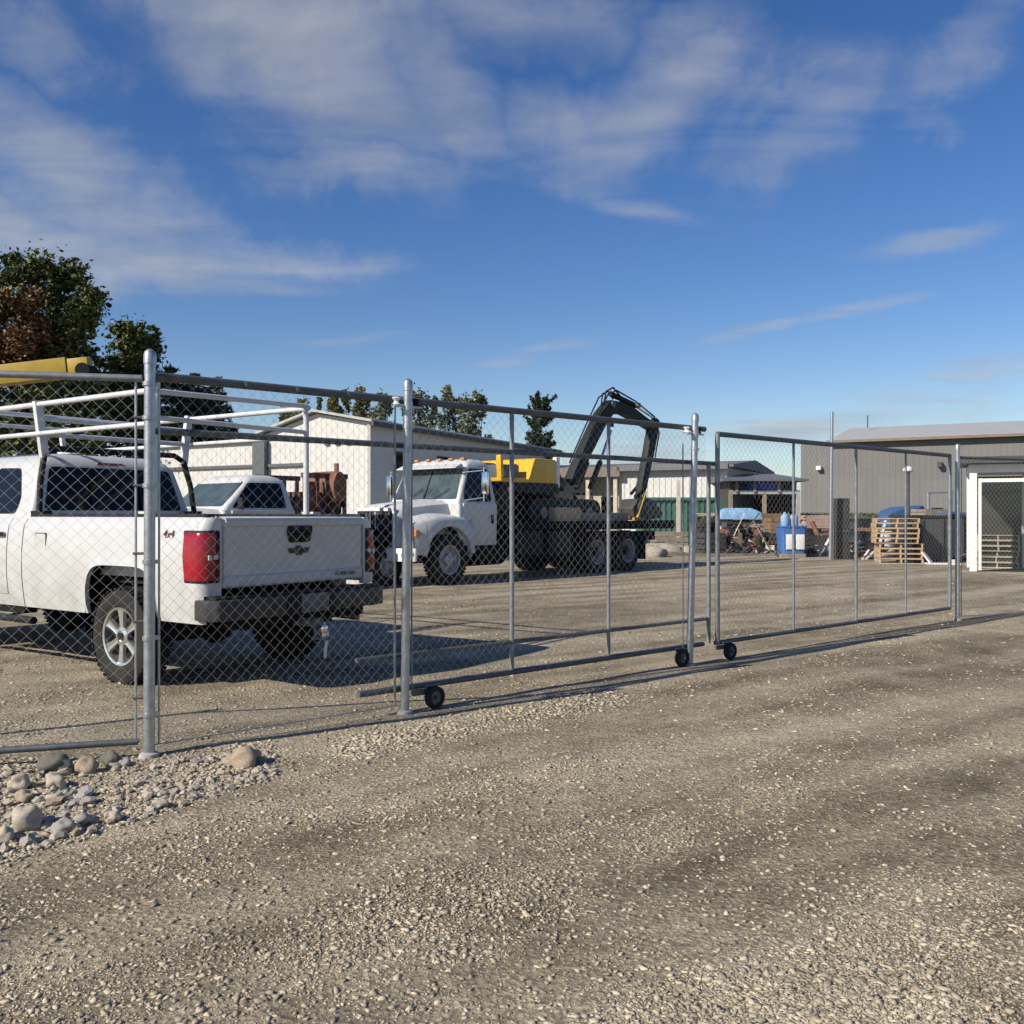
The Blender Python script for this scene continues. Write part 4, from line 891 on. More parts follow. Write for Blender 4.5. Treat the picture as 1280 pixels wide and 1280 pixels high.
# ------------------------------------------------------------------ older white truck with maroon machine behind the pickup
def old_truck():
    # cab rear left corner about (-3.92, 17)
    loc = Vector((-3.92, 17.0)) - Vector((.76, -.649)) * .92
    root = empty('old_pickup', (loc.x, loc.y, 0), 'older white single-cab truck with open flat bed parked behind the white pickup tailgate', 'truck', TRZ)
    lo = Cab([(.62, 0, 1.5, .90, .06), (1.2, 0, 1.5, .95, .06), (1.50, 0, 1.5, .92, .06)]); lo.shell('cab_body', m_white2, root)
    cb = Cab([(1.49, .0, 1.5, .91, .08), (1.55, .02, 1.46, .90, .08), (2.00, .10, .98, .76, .10), (2.08, .16, .9, .70, .12), (2.13, .28, .78, .58, .14), (2.14, .4, .7, .4, .14)]); cb.shell('cab_roof', m_white2, root)
    w = [(-.80, 1.57), (.80, 1.57), (.69, 1.99), (-.69, 1.99)]; cb.win('window_seal', 'front', w, m_black, root, .006, .02); cb.win('windscreen', 'front', w, m_cglass, root, .012)
    for f, s in (('left', 1), ('right', -1)):
        w = [(.22, 1.56), (.26, 1.97), (.90, 1.97), (1.30, 1.56)]; cb.win('window_seal', f, w, m_black, root, .006, .02); cb.win('side_window', f, w, m_glass, root, .012)
        mb = MB(); mb.prism([(.2, .7), (1.35, .7), (1.35, 1.5), (.2, 1.5)], s * .93, s * .965); d = mb.build('door', m_white2, root, bevel=.01); MB().box((.34, s * .975, 1.36), (.16, .02, .04)).build('handle', m_black, d)
        mb = MB(); mb.box((1.24, s * 1.06, 1.62), (.06, .14, .2)); mb.bar((1.24, s * .92, 1.56), (1.24, s * 1.03, 1.58), .03, .03); mb.build('mirror', m_black, root, bevel=.015)
        for x in (2.0, -2.2): road_wheel(root, (x, s * .84, .40), .40, .24, .22, 'front', s)
    secs = []
    for x, hw, zt in ((1.4, .9, 1.52), (2.2, .9, 1.48), (2.75, .86, 1.42), (2.85, .84, 1.34)): secs.append([Vector((x, -hw, .95)), Vector((x, -hw, zt - .1)), Vector((x, -hw * .85, zt)), Vector((x, 0, zt + .03)), Vector((x, hw * .85, zt)), Vector((x, hw, zt - .1)), Vector((x, hw, .95))])
    MB().loft(secs).build('bonnet', m_white2, root, ang=45)
    MB().box((2.86, 0, 1.12), (.05, 1.3, .3)).build('grille', m_trim, root); MB().box((2.9, 0, .7), (.14, 1.8, .22)).build('front_bumper', m_chrome, root, bevel=.03)
    both(lambda s: MB().box((2.84, s * .76, 1.14), (.06, .2, .2)).build('headlight', m_lens, root))
    for s in (1, -1):
        mb = MB(); mb.prism([(1.5, .75), (1.62, 1.0), (2.38, 1.0), (2.5, .7), (2.8, .7), (2.8, 1.35), (1.5, 1.42)], s * .86, s * .93); mb.build('fender', m_white2, root, bevel=.015)
    mb = MB(); mb.box((.2, .4, .66), (5.0, .1, .16)); mb.box((.2, -.4, .66), (5.0, .1, .16)); mb.tube((2.0, -.8, .4), (2.0, .8, .4), .06, 8); mb.tube((-2.2, -.8, .4), (-2.2, .8, .4), .06, 8); mb.build('chassis', m_dark, root)
    MB().box((-1.85, 0, .95), (3.3, 2.1, .1)).build('flat_bed', m_dark, root)
    for y in (-.75, -.3, .3, .75): MB().box((-.13, y, 1.5), (.05, .05, 1.0)).build('headboard_bar', m_maroon, root)
    # maroon drilling machine riding on the bed
    c = Vector((loc.x, loc.y)) + TD * .80 + Vector((-.76, .649)) * .1
    mc = empty('drill_rig', (c.x, c.y, 1.0), 'rusty maroon drilling machine with drum and frame standing on the older white truck bed', 'machine', TRZ)
    mb = MB(); mb.box((0, .1, .45), (1.9, 1.5, .9)); mb.build('housing', m_maroon, mc, bevel=.03)
    for x in (-.9, -.3, .35, .9):
        both(lambda s: MB().box((x, s * .88 + .1, .62), (.09, .09, 1.24)).build('frame_post', m_maroon, mc))
    both(lambda s: MB().box((0, s * .88 + .1, 1.22), (2.0, .1, .1)).build('frame_beam', m_maroon, mc))
    MB().lathe([(0, -.5), (.3, -.5), (.32, -.45), (.32, .45), (.3, .5), (0, .5)], 20, (-.35, .75, 1.0), 'y').build('cable_drum', m_rust, mc)
    MB().box((.55, .88, .85), (.35, .1, .5)).build('control_panel', m_rust, mc, bevel=.01)
    MB().box((.1, .9, .55), (.3, .06, .35)).build('cover_plate', m_maroon, mc, bevel=.01)
    mb = MB(); [mb.path([(-.8 + .2 * k, .9, 1.1), (-.75 + .2 * k, 1.02, .7), (-.6 + .2 * k, .98, .35)], .025, 6) for k in range(5)]; mb.build('hose', m_black, mc)
    MB().tube((-.9, .7, .6), (-.9, .7, 1.5), .07, 10).build('exhaust', m_rust, mc)
    mc.scale = (.52, .85, .95)
old_truck()

# ------------------------------------------------------------------ yellow boom at the left
def crane():
    d = 21.0
    root = empty('crane_truck', (-14.0, 20.5, 0), 'yellow crane truck whose box boom rises above the white pickup rack at the left', 'crane')
    A = at(-260, 500, d) - root.location; B = at(113, 457, d) - root.location
    t = (B - A).normalized()
    mb = MB(); mb.bar(A, A.lerp(B, .93), .36, .44); mb.build('boom', m_boomy, root, bevel=.02)
    mb = MB(); mb.bar(A.lerp(B, .93), B, .30, .36); mb.build('boom_tip', m_boomy, root, bevel=.02)
    mb = MB(); mb.lathe([(0, -.2), (.16, -.2), (.16, .2), (0, .2)], 16, B + Vector((-.1, 0, -.12)), 'y'); mb.build('sheave', m_dark, root)
    mb = MB(); mb.bar((A.x + 1.0, 0, .9), (A.x + .6, A.y, A.z), .5, .6); mb.build('mast', m_boomy, root, bevel=.03)
    mb = MB(); mb.box((-1.0, 0, .95), (6.5, 2.3, .3)); mb.build('deck', m_dark, root, bevel=.02)
    Cab([(.6, -6.2, -4.3, 1.1, .08), (1.6, -6.2, -4.3, 1.12, .08), (2.4, -6.0, -4.4, .98, .12), (2.5, -5.8, -4.6, .8, .14)]).shell('cab', m_plastic, root)
    for x in (-5.2, .2, 1.4):
        for s in (1, -1): road_wheel(root, (x, s * 1.0, .5), .5, .28, .3, 'front', s)
crane()

# ------------------------------------------------------------------ buildings
def wall_quad(mb, a, b, z0, z1, rib=.0, pitch=.3):
    """corrugated wall from a to b (2D), ribs proud of the sheet"""
    a, b = Vector(a), Vector(b); L = (b - a).length; D = (b - a) / L; N_ = Vector((D.y, -D.x)); n = max(1, int(L / pitch)); pts = []
    for i in range(n):
        s = L * i / n; w = L / n
        for f, h in ((0, 0), (.62, 0), (.70, rib), (.92, rib)): pts.append((a + D * (s + f * w) + N_ * h))
    pts.append(b.copy()); mb.sheet([[Vector((p.x, p.y, z0)), Vector((p.x, p.y, z1(p) if callable(z1) else z1))] for p in pts])
def building_white():
    Cn = Vector((-5.45, 36.0)); DL = Vector((.428, .904)); DF = Vector((-.904, .428)); W = 5.6; LL = 18.5
    root = empty('metal_shed', (Cn.x, Cn.y, 0), 'white metal gabled shed with low white wing standing behind the trucks', 'building'); inv = -Vector((Cn.x, Cn.y))
    P = lambda f, l, z: Vector((DF.x * f + DL.x * l, DF.y * f + DL.y * l, z)); p2 = lambda f, l: Vector((DF.x * f + DL.x * l, DF.y * f + DL.y * l))
    E, RZ, PK, EL = 4.98, 5.42, 2.55, 4.55
    def zt(p):
        f = p.dot(DF); return E + (RZ - E) * f / PK if f < PK else RZ - (RZ - EL) * (f - PK) / (W - PK)
    mb = MB(); wall_quad(mb, p2(W, 0), p2(0, 0), 0, zt, .01, .25); mb.build('gable_wall', m_wall, root, smooth=False)
    mb = MB(); wall_quad(mb, p2(0, 0), p2(0, LL), 0, E, .01, .25); mb.build('side_wall', m_wall, root, smooth=False)
    mb = MB(); wall_quad(mb, p2(0, LL), p2(W, LL), 0, zt, .03); wall_quad(mb, p2(W, LL), p2(W, 0), 0, EL, .03); mb.build('rear_wall', m_wall, root, smooth=False)
    mb = MB(); mb.loft([[P(-.25, l, E - .02), P(PK, l, RZ + .06), P(W + .25, l, EL - .0), P(W + .25, l, EL + .1), P(PK, l, RZ + .16), P(-.25, l, E + .08)] for l in (-.3, LL + .3)]); mb.build('roof', m_roof, root, smooth=False)
    MB().bar(P(-.28, -.3, E - .08), P(-.28, LL + .3, E - .08), .12, .16).build('gutter', m_trim, root)
    MB().bar(P(0.02, -.05, 0), P(0.02, -.05, E), .12, .12).build('corner_trim', m_wall, root)
    for k in range(4): MB().box(P(.5 + k * .5, -.05, 4.2), (.22, .08, .1), math.atan2(DF.y, DF.x)).build('vent', m_galvd, root)
    for k in range(5): MB().box(P(-.06, 2.2 + k * 3.4, 3.6), (.9, .1, .7), math.atan2(DL.y, DL.x)).build('window', m_glass, root)
    MB().bar(P(3.0, -.08, 3.42), P(W + 6.0, -.08, 3.38), .1, .12).build('shadow_strip', m_galvd, root)  # grey bar standing in for the shadow line across the facade
    # wing
    mb = MB(); wall_quad(mb, p2(W + 6.2, -.02), p2(W, -.02), 0, 4.38, .01, .25); wall_quad(mb, p2(W + 6.2, 8), p2(W + 6.2, -.02), 0, 4.3, .01); mb.build('wing_wall', m_wall, root, smooth=False)
    mb = MB(); mb.loft([[P(W + 6.3, l, 4.3), P(W + 6.3, l, 4.4), P(W + .03, l, 4.48), P(W + .03, l, 4.38)] for l in (-.2, 8.1)]); mb.build('wing_roof', m_roof, root)
    MB().box(P(W - .35, -.14, 2.2), (.62, .25, 4.5), math.atan2(DF.y, DF.x)).build('grey_column', m_galvd, root)  # plain grey column set against the wall near the wing joint
    MB().box(P(W + 3, -.08, 1.1), (3, .1, 2.2), math.atan2(DF.y, DF.x)).build('roller_door', m_roof, root)
building_white()
def building_low():
    A = Vector((gx(650, 50), 50.0)); B = Vector((gx(909, 45), 45.0)); D = (B - A).normalized(); N_ = Vector((-D.y, D.x)); L = (B - A).length
    root = empty('low_building', (A.x, A.y, 0), 'long low white building with brown fascia and dark roof behind the excavator boom', 'building')
    p2 = lambda s, w: D * s + N_ * w; P = lambda s, w, z: Vector((*p2(s, w), z)); H = 3.7; rz = math.atan2(D.y, D.x)
    mb = MB(); wall_quad(mb, p2(5.6, 0), p2(L, 0), 0, H, .025, .3); mb.build('front_wall', m_wall, root, smooth=False)
    mb = MB(); wall_quad(mb, p2(0, .8), p2(5.6, .8), 0, H, .0, 1); wall_quad(mb, p2(5.6, .8), p2(5.6, 0), 0, H, .0, 1); mb.build('porch_wall', M('tan_wall', (.42, .36, .27), .8, var=.1), root, smooth=False)
    mb = MB(); wall_quad(mb, p2(L, 0), p2(L, 9), 0, H, .025); wall_quad(mb, p2(L, 9), p2(0, 9), 0, H, .025); wall_quad(mb, p2(0, 9), p2(0, .8), 0, H, .025); mb.build('rear_wall', m_wall, root, smooth=False)
    mb = MB(); mb.loft([[P(s, -.4, H), P(s, -.4, H + .12), P(s, 4.5, H + .55), P(s, 9.4, H + .12), P(s, 9.4, H)] for s in (-.4, L + .4)]); mb.build('roof', m_roofd, root, smooth=False)
    MB().box(P(2.6, -.44, H - .12), (6.4, .08, .5), rz).build('fascia', m_roofb, root); MB().box(P(L / 2 + 2.9, -.44, H + .05), (L - 5.5, .08, .3), rz).build('fascia', m_roofd, root)
    for s in (1.2, 4.0, 5.5): MB().box(P(s, -.2, H / 2), (.2, .2, H), rz).build('porch_post', M('tan_paint', (.45, .40, .30), .7) if s == 1.2 else bpy.data.materials['tan_paint'], root)
    MB().box(P(3.3, .76, 1.3), (1.1, .06, 2.5), rz).build('door', m_board, root, bevel=.01)
    MB().box(P(4.75, .74, 1.7), (.8, .06, 1.3), rz).build('window', m_glass, root, bevel=.01)
    MB().box(P(1.9, .74, 1.7), (1.0, .06, 1.2), rz).build('window', m_glass, root, bevel=.01)
building_low()
def building_grey():
    A = Vector((gx(1001, 72), 72.0)); B = Vector((gx(1480, 60), 60.0)); D = (B - A).normalized(); N_ = Vector((-D.y, D.x)); L = (B - A).length
    root = empty('warehouse', (A.x, A.y, 0), 'large grey-sided warehouse with pale metal roof behind the pallets on the right', 'building')
    p2 = lambda s, w: D * s + N_ * w; P = lambda s, w, z: Vector((*p2(s, w), z)); H = 6.9; rz = math.atan2(D.y, D.x)
    mb = MB(); wall_quad(mb, p2(0, 0), p2(L, 0), 0, H, .008, .4); mb.build('front_wall', m_wallg, root, smooth=False)
    mb = MB(); wall_quad(mb, p2(0, 16), p2(0, 0), 0, H, .008, .4); wall_quad(mb, p2(L, 0), p2(L, 16), 0, H, .008, .4); wall_quad(mb, p2(L, 16), p2(0, 16), 0, H, .008, .4); mb.build('end_wall', m_wallg, root, smooth=False)
    mb = MB(); mb.prism([(0, H), (16, H), (8, H + 1.9)], 0, .05, 'xy') if False else None
    rings = [[P(s, -.5, H), P(s, -.5, H + .12), P(s, 8, H + 1.7), P(s, 16.5, H + .1), P(s, 16.5, H)] for s in (2.2, L + .5)]
    mb.loft(rings); r = mb.build('roof', m_roof, root, smooth=False)
    MB().bar(P(2.0, -.56, H), P(L + .5, -.56, H), .14, .2).build('gutter', m_roofb, root)
    MB().box(P(1.4, -.25, 4.95), (.35, .4, .3), rz).build('flood_light', m_plastic, root, bevel=.02)
    for s in (7.5,): MB().tube(P(s - 3.6, 6, H + 1.5), P(s - 3.6, 6, H + 2.5), .05, 10).build('roof_vent', m_galvd, root)
    MB().box(P(9.8, -.3, 5.0), (.3, .5, .35), rz).build('wall_lamp', m_trim, root)
    MB().box(P(17, -.06, 2.0), (4, .1, 4), rz).build('roller_door', m_roofd, root)
building_grey()
def open_shed():
    d = 43.0; x0, x1 = gx(912, d), gx(999, d)
    root = empty('open_shed', (x0, d, 0), 'dark open-fronted storage shed with grey roof behind the scrap heap', 'shed'); W = x1 - x0
    for s in (.05, W * .5, W - .05): MB().box((s, 0, 1.25), (.16, .16, 2.5)).build('shed_post', m_wood2 if s < W - 1 else m_conc, root)
    MB().box((W / 2, 0, 2.45), (W, .14, .18)).build('shed_beam', m_roof, root)
    mb = MB(); mb.loft([[Vector((s, -.5, 2.95)), Vector((s, -.5, 3.03)), Vector((s, 5, 3.5)), Vector((s, 10, 2.9))] for s in (-.4, W + .3)]); mb.build('shed_roof', m_roofd, root, smooth=False)
    mb = MB(); mb.box((W / 2, 7, 1.5), (W, .1, 3.0)); mb.prism([(0, 0), (10, 0), (10, 2.85), (5, 3.44), (0, 2.95)], 0, .06, 'yz'); mb.prism([(.4, 0), (10, 0), (10, 2.85), (5, 3.44), (.4, 3.0)], W - .06, W, 'yz'); mb.build('shed_wall', m_board, root)
    for s in (.3, W * .35, W * .7): MB().box((s, -.1, 2.7), (.12, .1, .5)).build('shed_strut', m_wood2, root)
    mb = MB(); mb.sheet([[Vector((.9 + 1.4 * i / 6, .12 + .05 * math.sin(i * 2.1), 2.58 + .33 * j / 3)) for j in range(4)] for i in range(7)]); o = mb.build('hanging_tarp', m_tarp); o.location = root.location; tag(o, 'royal blue tarp hanging under the open shed roof', 'tarp')
open_shed()

# ------------------------------------------------------------------ yard clutter along the back
def place(o, px, py, label=None, cat=None, rz=0, group=None, z=0, d=None):
    dd = d or gd(py); o.location = (gx(px, dd), dd, z); o.rotation_euler = (0, 0, rz)
    return tag(o, label, cat, group) if label else o
def drum(m, r=.29, h=.88):
    mb = MB(); mb.lathe([(0, 0), (r, 0), (r * 1.03, .02), (r, .04), (r, h * .33), (r * 1.04, h * .35), (r, h * .37), (r, h * .64), (r * 1.04, h * .66), (r, h * .68), (r, h - .04), (r * 1.03, h - .02), (r * .97, h), (r * .95, h - .02), (0, h - .02)], 20, axis='z'); return mb.build('steel_drum', m)
def tyre_obj(r=.4, w=.24):
    mb = MB(); mb.lathe([(r * .58, 0), (r * .9, -.0), (r, .04), (r, w - .04), (r * .9, w), (r * .58, w)], 24, axis='z', close=True); return mb.build('old_tyre', m_rubber)
def pallet(parent_label, m):
    root = empty('pallet', (0, 0, 0), parent_label, 'pallet')
    first = {}
    def part(name, c, s):
        if s in first: o = first[s].copy(); col.objects.link(o); o.parent = root; o.location = c
        else:
            mb = MB(); mb.box((0, 0, 0), s); o = mb.build(name, m, root, bevel=.003, seg=1); o.location = c; first[s] = o
        o.name = name; return o
    for i in range(7): part('deck_board', (0, -.45 + i * .15, .135), (1.2, .10, .02))
    for y in (-.44, 0, .44):
        part('bottom_board', (0, y, .01), (1.2, .10, .02))
    for x in (-.57, 0, .57): part('stringer', (x, 0, .0725), (.045, .98, .102))
    return root
def clutter():
    # pallet stack in front of the warehouse: two lying, one on edge on top, one on edge below
    d0 = gd(705)
    order = ['lowest', 'second', 'third', 'fourth', 'fifth', 'sixth', 'seventh', 'eighth', 'topmost']
    for i, od in enumerate(order):
        p = pallet('%s pale pallet from the ground in the tall stack behind the right gate leaf' % od if i < 8 else 'topmost pale pallet on the tall stack behind the right gate leaf', m_wood); p['group'] = 'pallets stacked behind the right gate'
        p.rotation_euler = (0, 0, R(random.uniform(-1.5, 1.5) - 14)); p.location = (gx(1131, d0) + random.uniform(-.025, .025) - (.07 if i > 3 else -.03), d0 + .55 + random.uniform(-.03, .03), .147 * i)
    for i in range(6):
        p = pallet(['bottom', 'second', 'third', 'fourth', 'fifth', 'top'][i] + ' pallet of the greyer stack inside the white framed booth', m_woodg); p['group'] = 'pallets in the white framed booth'
        q = Vector((gx(1246, 25.4), 25.4)); p.rotation_euler = (0, 0, R(-24 + random.uniform(-3, 3))); p.location = (q.x, q.y + random.uniform(-.04, .04), .147 * i); p.scale = (.86, .9, 1)
    # booth of white frames with glass
    d = gd(714); x0, x1 = gx(1211, d), gx(1345, d); W = x1 - x0; H = 2.58
    root = empty('glazed_booth', (x0, d, 0), 'white framed glass booth with flat dark roof at the right edge', 'booth', R(-24))
    for x in (.1, 1.42, W - .1):
        for y in (0, 1.9): MB().box((x, y, H / 2), (.17, .17, H)).build('frame_post', m_plastic, root, bevel=.01)
    for y in (0, 1.9): MB().box((W / 2, y, H - .0), (W, .2, .2)).build('frame_header', m_plastic, root, bevel=.01)
    for x in (.1, W - .1): MB().box((x, .95, H + .0), (.18, 1.7, .18)).build('frame_header', m_plastic, root)
    for a, b in ((.22, 1.3), (1.54, W - .22)):
        for x in (a + .03, b - .03): MB().box((x, -.03, 1.18), (.07, .06, 2.3)).build('door_stile', m_plastic, root, bevel=.005)
        MB().box(((a + b) / 2, -.03, 2.28), (b - a - .12, .06, .09)).build('door_rail', m_plastic, root)
    gm = bpy.data.materials.new('clear_glass'); gm.use_nodes = True; nt = gm.node_tree; nt.nodes.remove(nt.nodes['Principled BSDF'])
    tr = nd(nt, 'ShaderNodeBsdfTransparent'); tr.inputs[0].default_value = (.84, .87, .87, 1); gl = nd(nt, 'ShaderNodeBsdfGlossy'); gl.inputs['Roughness'].default_value = .03; fr = nd(nt, 'ShaderNodeFresnel'); mx = nd(nt, 'ShaderNodeMixShader')
    nt.links.new(fr.outputs[0], mx.inputs[0]); nt.links.new(tr.outputs[0], mx.inputs[1]); nt.links.new(gl.outputs[0], mx.inputs[2]); nt.links.new(mx.outputs[0], nt.nodes['Material Output'].inputs[0])
    for a, b in ((.28, 1.24), (1.6, W - .28)): MB().box(((a + b) / 2, -.03, 1.2), (b - a, .008, 2.06)).build('glass_pane', gm, root)
    MB().box((W / 2, 2.0, 1.25), (W - .2, .05, 2.4)).build('rear_panel', m_board, root)
    MB().box((W / 2 + .05, .9, H + .2), (W + .5, 2.6, .16)).build('flat_roof', m_trim, root)
    MB().box((1.18, -.08, 1.05), (.04, .08, .2)).build('handle', m_chrome, root)
    # blue tote
    d = gd(697); root = empty('plastic_tote', (gx(993, d), d + .4, 0), 'blue plastic tote with white front panels beside the scrap heap', 'tote')
    mb = MB(); mb.loft([rrect(-.36, .36, -.34, .34, .12, .05), rrect(-.40, .40, -.38, .38, .98, .05), rrect(-.43, .43, -.41, .41, 1.0, .05), rrect(-.43, .43, -.41, .41, 1.05, .05)]); mb.build('tub', m_blue, root)
    for x in (-.13, .2): MB().box((x, -.385, .52), (.28, .03, .5)).build('front_panel', m_plastic, root, bevel=.01)
    MB().box((0, 0, .06), (.8, .7, .12)).build('skid', m_wood2, root)
    for i, (x, y) in enumerate(((-.2, 0), (.12, .05))):
        mb = MB(); mb.lathe([(0, 0), (.13, 0), (.14, .02), (.14, .28), (.1, .36), (.05, .4), (.05, .46), (0, .46)], 14, axis='z'); o = mb.build('water_jug', m_blue2); o.location = root.location + Vector((x, y, 1.05)); tag(o, ['faded blue water jug standing on the left of the blue tote lid', 'faded blue water jug standing on the right of the blue tote lid'][i], 'jug', 'jugs on the tote')
    # pole, lamp pole, pale post
    d = gd(700); mb = MB(); mb.tube((0, 0, 0), (0.05, 0, 4.65), .06, 12, .05); o = mb.build('steel_pole', m_galv); place(o, 1038, 700, 'tall bare grey steel pole standing before the warehouse corner', 'pole')
    d = gd(700); root = empty('board_screen', (gx(1052, d), d + .3, 0), 'dark brown upright board panel with pale edge beside the tall steel pole', 'panel')
    MB().box((.1, 0, .98), (.5, .06, 1.92)).build('board', m_board, root, bevel=.005); MB().box((-.2, 0, .98), (.07, .09, 1.96)).build('edge_post', m_galv, root); MB().box((.1, -.04, .9), (.5, .02, .06)).build('batten', m_galvd, root)
    root = empty('lamp_post', (gx(1135, 33), 33, 0), 'dark short lamp post with white lamp head behind the pallet stack', 'lamp'); MB().tube((0, 0, 0), (0, 0, 2.9), .06, 10).build('pole', m_trim, root)
    mb = MB(); mb.lathe([(.07, 0), (.17, .06), (.17, .14), (.08, .22), (0, .23)], 14, (0, 0, 2.9), 'z'); mb.build('lamp_head', m_plastic, root)
    mb = MB(); mb.box((0, 0, 1.35), (.13, .13, 2.7)); mb.box((0, 0, .05), (.3, .3, .1)); o = mb.build('post', M('bleached_timber', (.50, .44, .36), .8)); place(o, 848, 691, 'bleached square timber post standing right of the flatbed truck tail', 'post')
    # green container
    d = 38.; root = empty('storage_container', (gx(872, d), d, 0), 'dark green steel storage container behind the pale post', 'container')
    mb = MB(); [wall_quad(mb, (-2.2, 0), (0.95, 0), .15, 2.05, .04, .22), wall_quad(mb, (.95, 0), (.95, 2.2), .15, 2.05, .04, .22), wall_quad(mb, (-2.2, 2.2), (-2.2, 0), .15, 2.05, .04, .22)]; mb.box((-.62, 1.1, 2.05), (3.1, 2.2, .06)); mb.build('shell', m_green, root, smooth=False)
    for x in (-2.2, .95): MB().box((x, -.03, 1.05), (.12, .14, 2.1)).build('corner_post', m_green, root)
    MB().box((-.62, -.04, .12), (3.2, .14, .16)).build('base_rail', m_dark, root); MB().box((-.62, -.04, 2.06), (3.2, .14, .12)).build('top_rail', m_green, root)
    # tyres, drums, crates, buckets
    ty = tyre_obj(); d = 33.5
    for k, od in enumerate(('lowest', 'second lowest', 'middle', 'second highest', 'topmost')):
        o = ty if k == 0 else ty.copy()
        if k: col.objects.link(o)
        o.location = (gx(880, d) + random.uniform(-.05, .05), d, .0 + .235 * k); tag(o, od + ' black worn tyre in the stack left of the scrap heap', 'tyre', 'tyres in the scrap yard stack')
    o = ty.copy(); col.objects.link(o); o.location = (gx(955, 33), 33, .4); o.rotation_euler = (R(80), 0, R(20)); tag(o, 'black tyre propped upright in the middle of the scrap heap', 'tyre')
    dm = [('rusty steel drum at the left of the scrap heap', 906, 34.5, m_rust), ('black steel drum left of the brown crate', 922, 34.2, m_black), ('second black drum in the scrap heap', 938, 34.8, m_dgreen), ('dark drum behind the blue tote', 1012, 35, m_black), ('dark grey drum right of the brown panel', 1071, 31, m_dgreen), ('rusty drum between the panel and the pallet stack', 1083, 31.6, m_rust), ('black drum close left of the pallet stack', 1093, 30, m_black)]
    for lb, px, dd, m in dm:
        o = drum(m); o.location = (gx(px, dd), dd, 0); tag(o, lb, 'drum', 'drums along the back of the yard')
    def crate(lb, px, dd, s, m, z=0, rz=.1):
        root = empty('wooden_crate', (gx(px, dd), dd, z), lb, 'crate', rz)
        n = 4
        for k in range(n):
            for y in (-s[1] / 2, s[1] / 2): MB().box((0, y, s[2] * (k + .5) / n), (s[0], .025, s[2] / n * .82)).build('plank', m, root)
            for x in (-s[0] / 2, s[0] / 2): MB().box((x, 0, s[2] * (k + .5) / n), (.025, s[1] - .03, s[2] / n * .82)).build('plank', m, root)
        for x in (-1, 1):
            for y in (-1, 1): MB().box((x * (s[0] / 2 - .05), y * (s[1] / 2 - .05), s[2] / 2), (.05, .05, s[2])).build('corner_block', m, root)
        MB().box((0, 0, .03), (s[0] - .1, s[1] - .1, .02)).build('floor_board', m, root)
    crate('brown wooden crate on top of the heap left of the blue tote', 975, 33.2, (.9, .7, .55), m_wood3, .75)
    crate('dark crate under the brown one in the scrap heap', 975, 33.2, (1.0, .8, .74), m_board, 0)
    crate('grey slatted crate in the middle of the scrap heap', 948, 35.5, (1.1, .8, 1.1), m_wood2, 0, -.2)
    crate('black stained crate behind the tyre stack', 893, 35.5, (1.1, .9, 1.35), m_board, 0, .15)
    for i, (px, py) in enumerate([(921, 687), (928, 689), (937, 686), (944, 691), (952, 688), (957, 692), (959, 686)]):
        mb = MB(); mb.lathe([(0, 0), (.13, 0), (.15, .3), (.16, .33), (.14, .33), (.13, .05), (0, .05)], 14, axis='z'); o = mb.build('bucket', m_plastic); place(o, px, py, ('leftmost', 'second from left', 'third from left', 'middle', 'third from right', 'second from right', 'rightmost')[i] + ' of the small white buckets before the scrap heap', 'bucket', group='white buckets before the scrap heap')
        if i % 2: o.rotation_euler = (R(85), 0, i * .9); o.location.z = .16
    def planks(lb, px, dd, z, n, L, m, rz):
        root = empty('timber_stack', (gx(px, dd), dd, z), lb, 'timber', rz)
        for k in range(n):
            for r_ in range(2): MB().box((random.uniform(-.08, .08), -.2 + r_ * .24, .03 + k * .055), (L, .2, .045)).build('plank', m, root)
    planks('stack of pale and orange planks on the black stained crate', 897, 35.5, 1.37, 2, 1.7, m_wood, .05)
    planks('stack of pinkish boards behind the tall steel pole', 1026, 36, .9, 9, 1.5, m_pink, .1)
    crate('olive wooden crate carrying the pinkish boards', 1026, 36, (1.5, .8, .88), m_wood2, 0, .1)
    mb = MB(); mb.loft([rrect(-.9, .9, -.4, .4, 0, .1), rrect(-.8, .85, -.35, .35, .25, .12), rrect(-.5, .5, -.2, .2, .42, .1)]); o = mb.build('sheeted_bundle', m_blue2); o.location = (gx(922, 35.5), 35.5, 1.25); o.rotation_euler = (0, 0, .1); tag(o, 'pale blue sheeted bundle resting high on the scrap heap', 'bundle')
    crate('tall dark crate carrying the pale blue bundle', 922, 35.6, (1.5, .8, 1.24), m_board, 0, .1)
    for i, (px, dd, a, m, lb) in enumerate([(940, 33.6, .5, m_wood, 'pale board leaning steeply on the scrap heap'), (962, 33.0, -.4, m_wood2, 'grey board leaning against the dark crate'), (1018, 32, .55, m_plastic, 'white plastic pipe leaning against the dark drum'), (1088, 29.4, .3, m_galv, 'grey metal bar leaning on the rusty drum')]):
        mb = MB(); mb.bar((0, 0, 0), (math.sin(a) * 1.5, .35, math.cos(a) * 1.3), .1, .03); o = mb.build('leaning_board', m); o.location = (gx(px, dd), dd - .45, 0); tag(o, lb, 'board')
    scr = [(905, 'rusty', m_rust), (914, 'grey', m_galvd), (931, 'white', m_plastic), (949, 'dark green', m_dgreen), (968, 'pale blue', m_blue2), (1066, 'rusty', m_rust), (1078, 'white', m_plastic), (1099, 'grey', m_galvm), (1158, 'white', m_plastic), (1168, 'rusty', m_rust)]
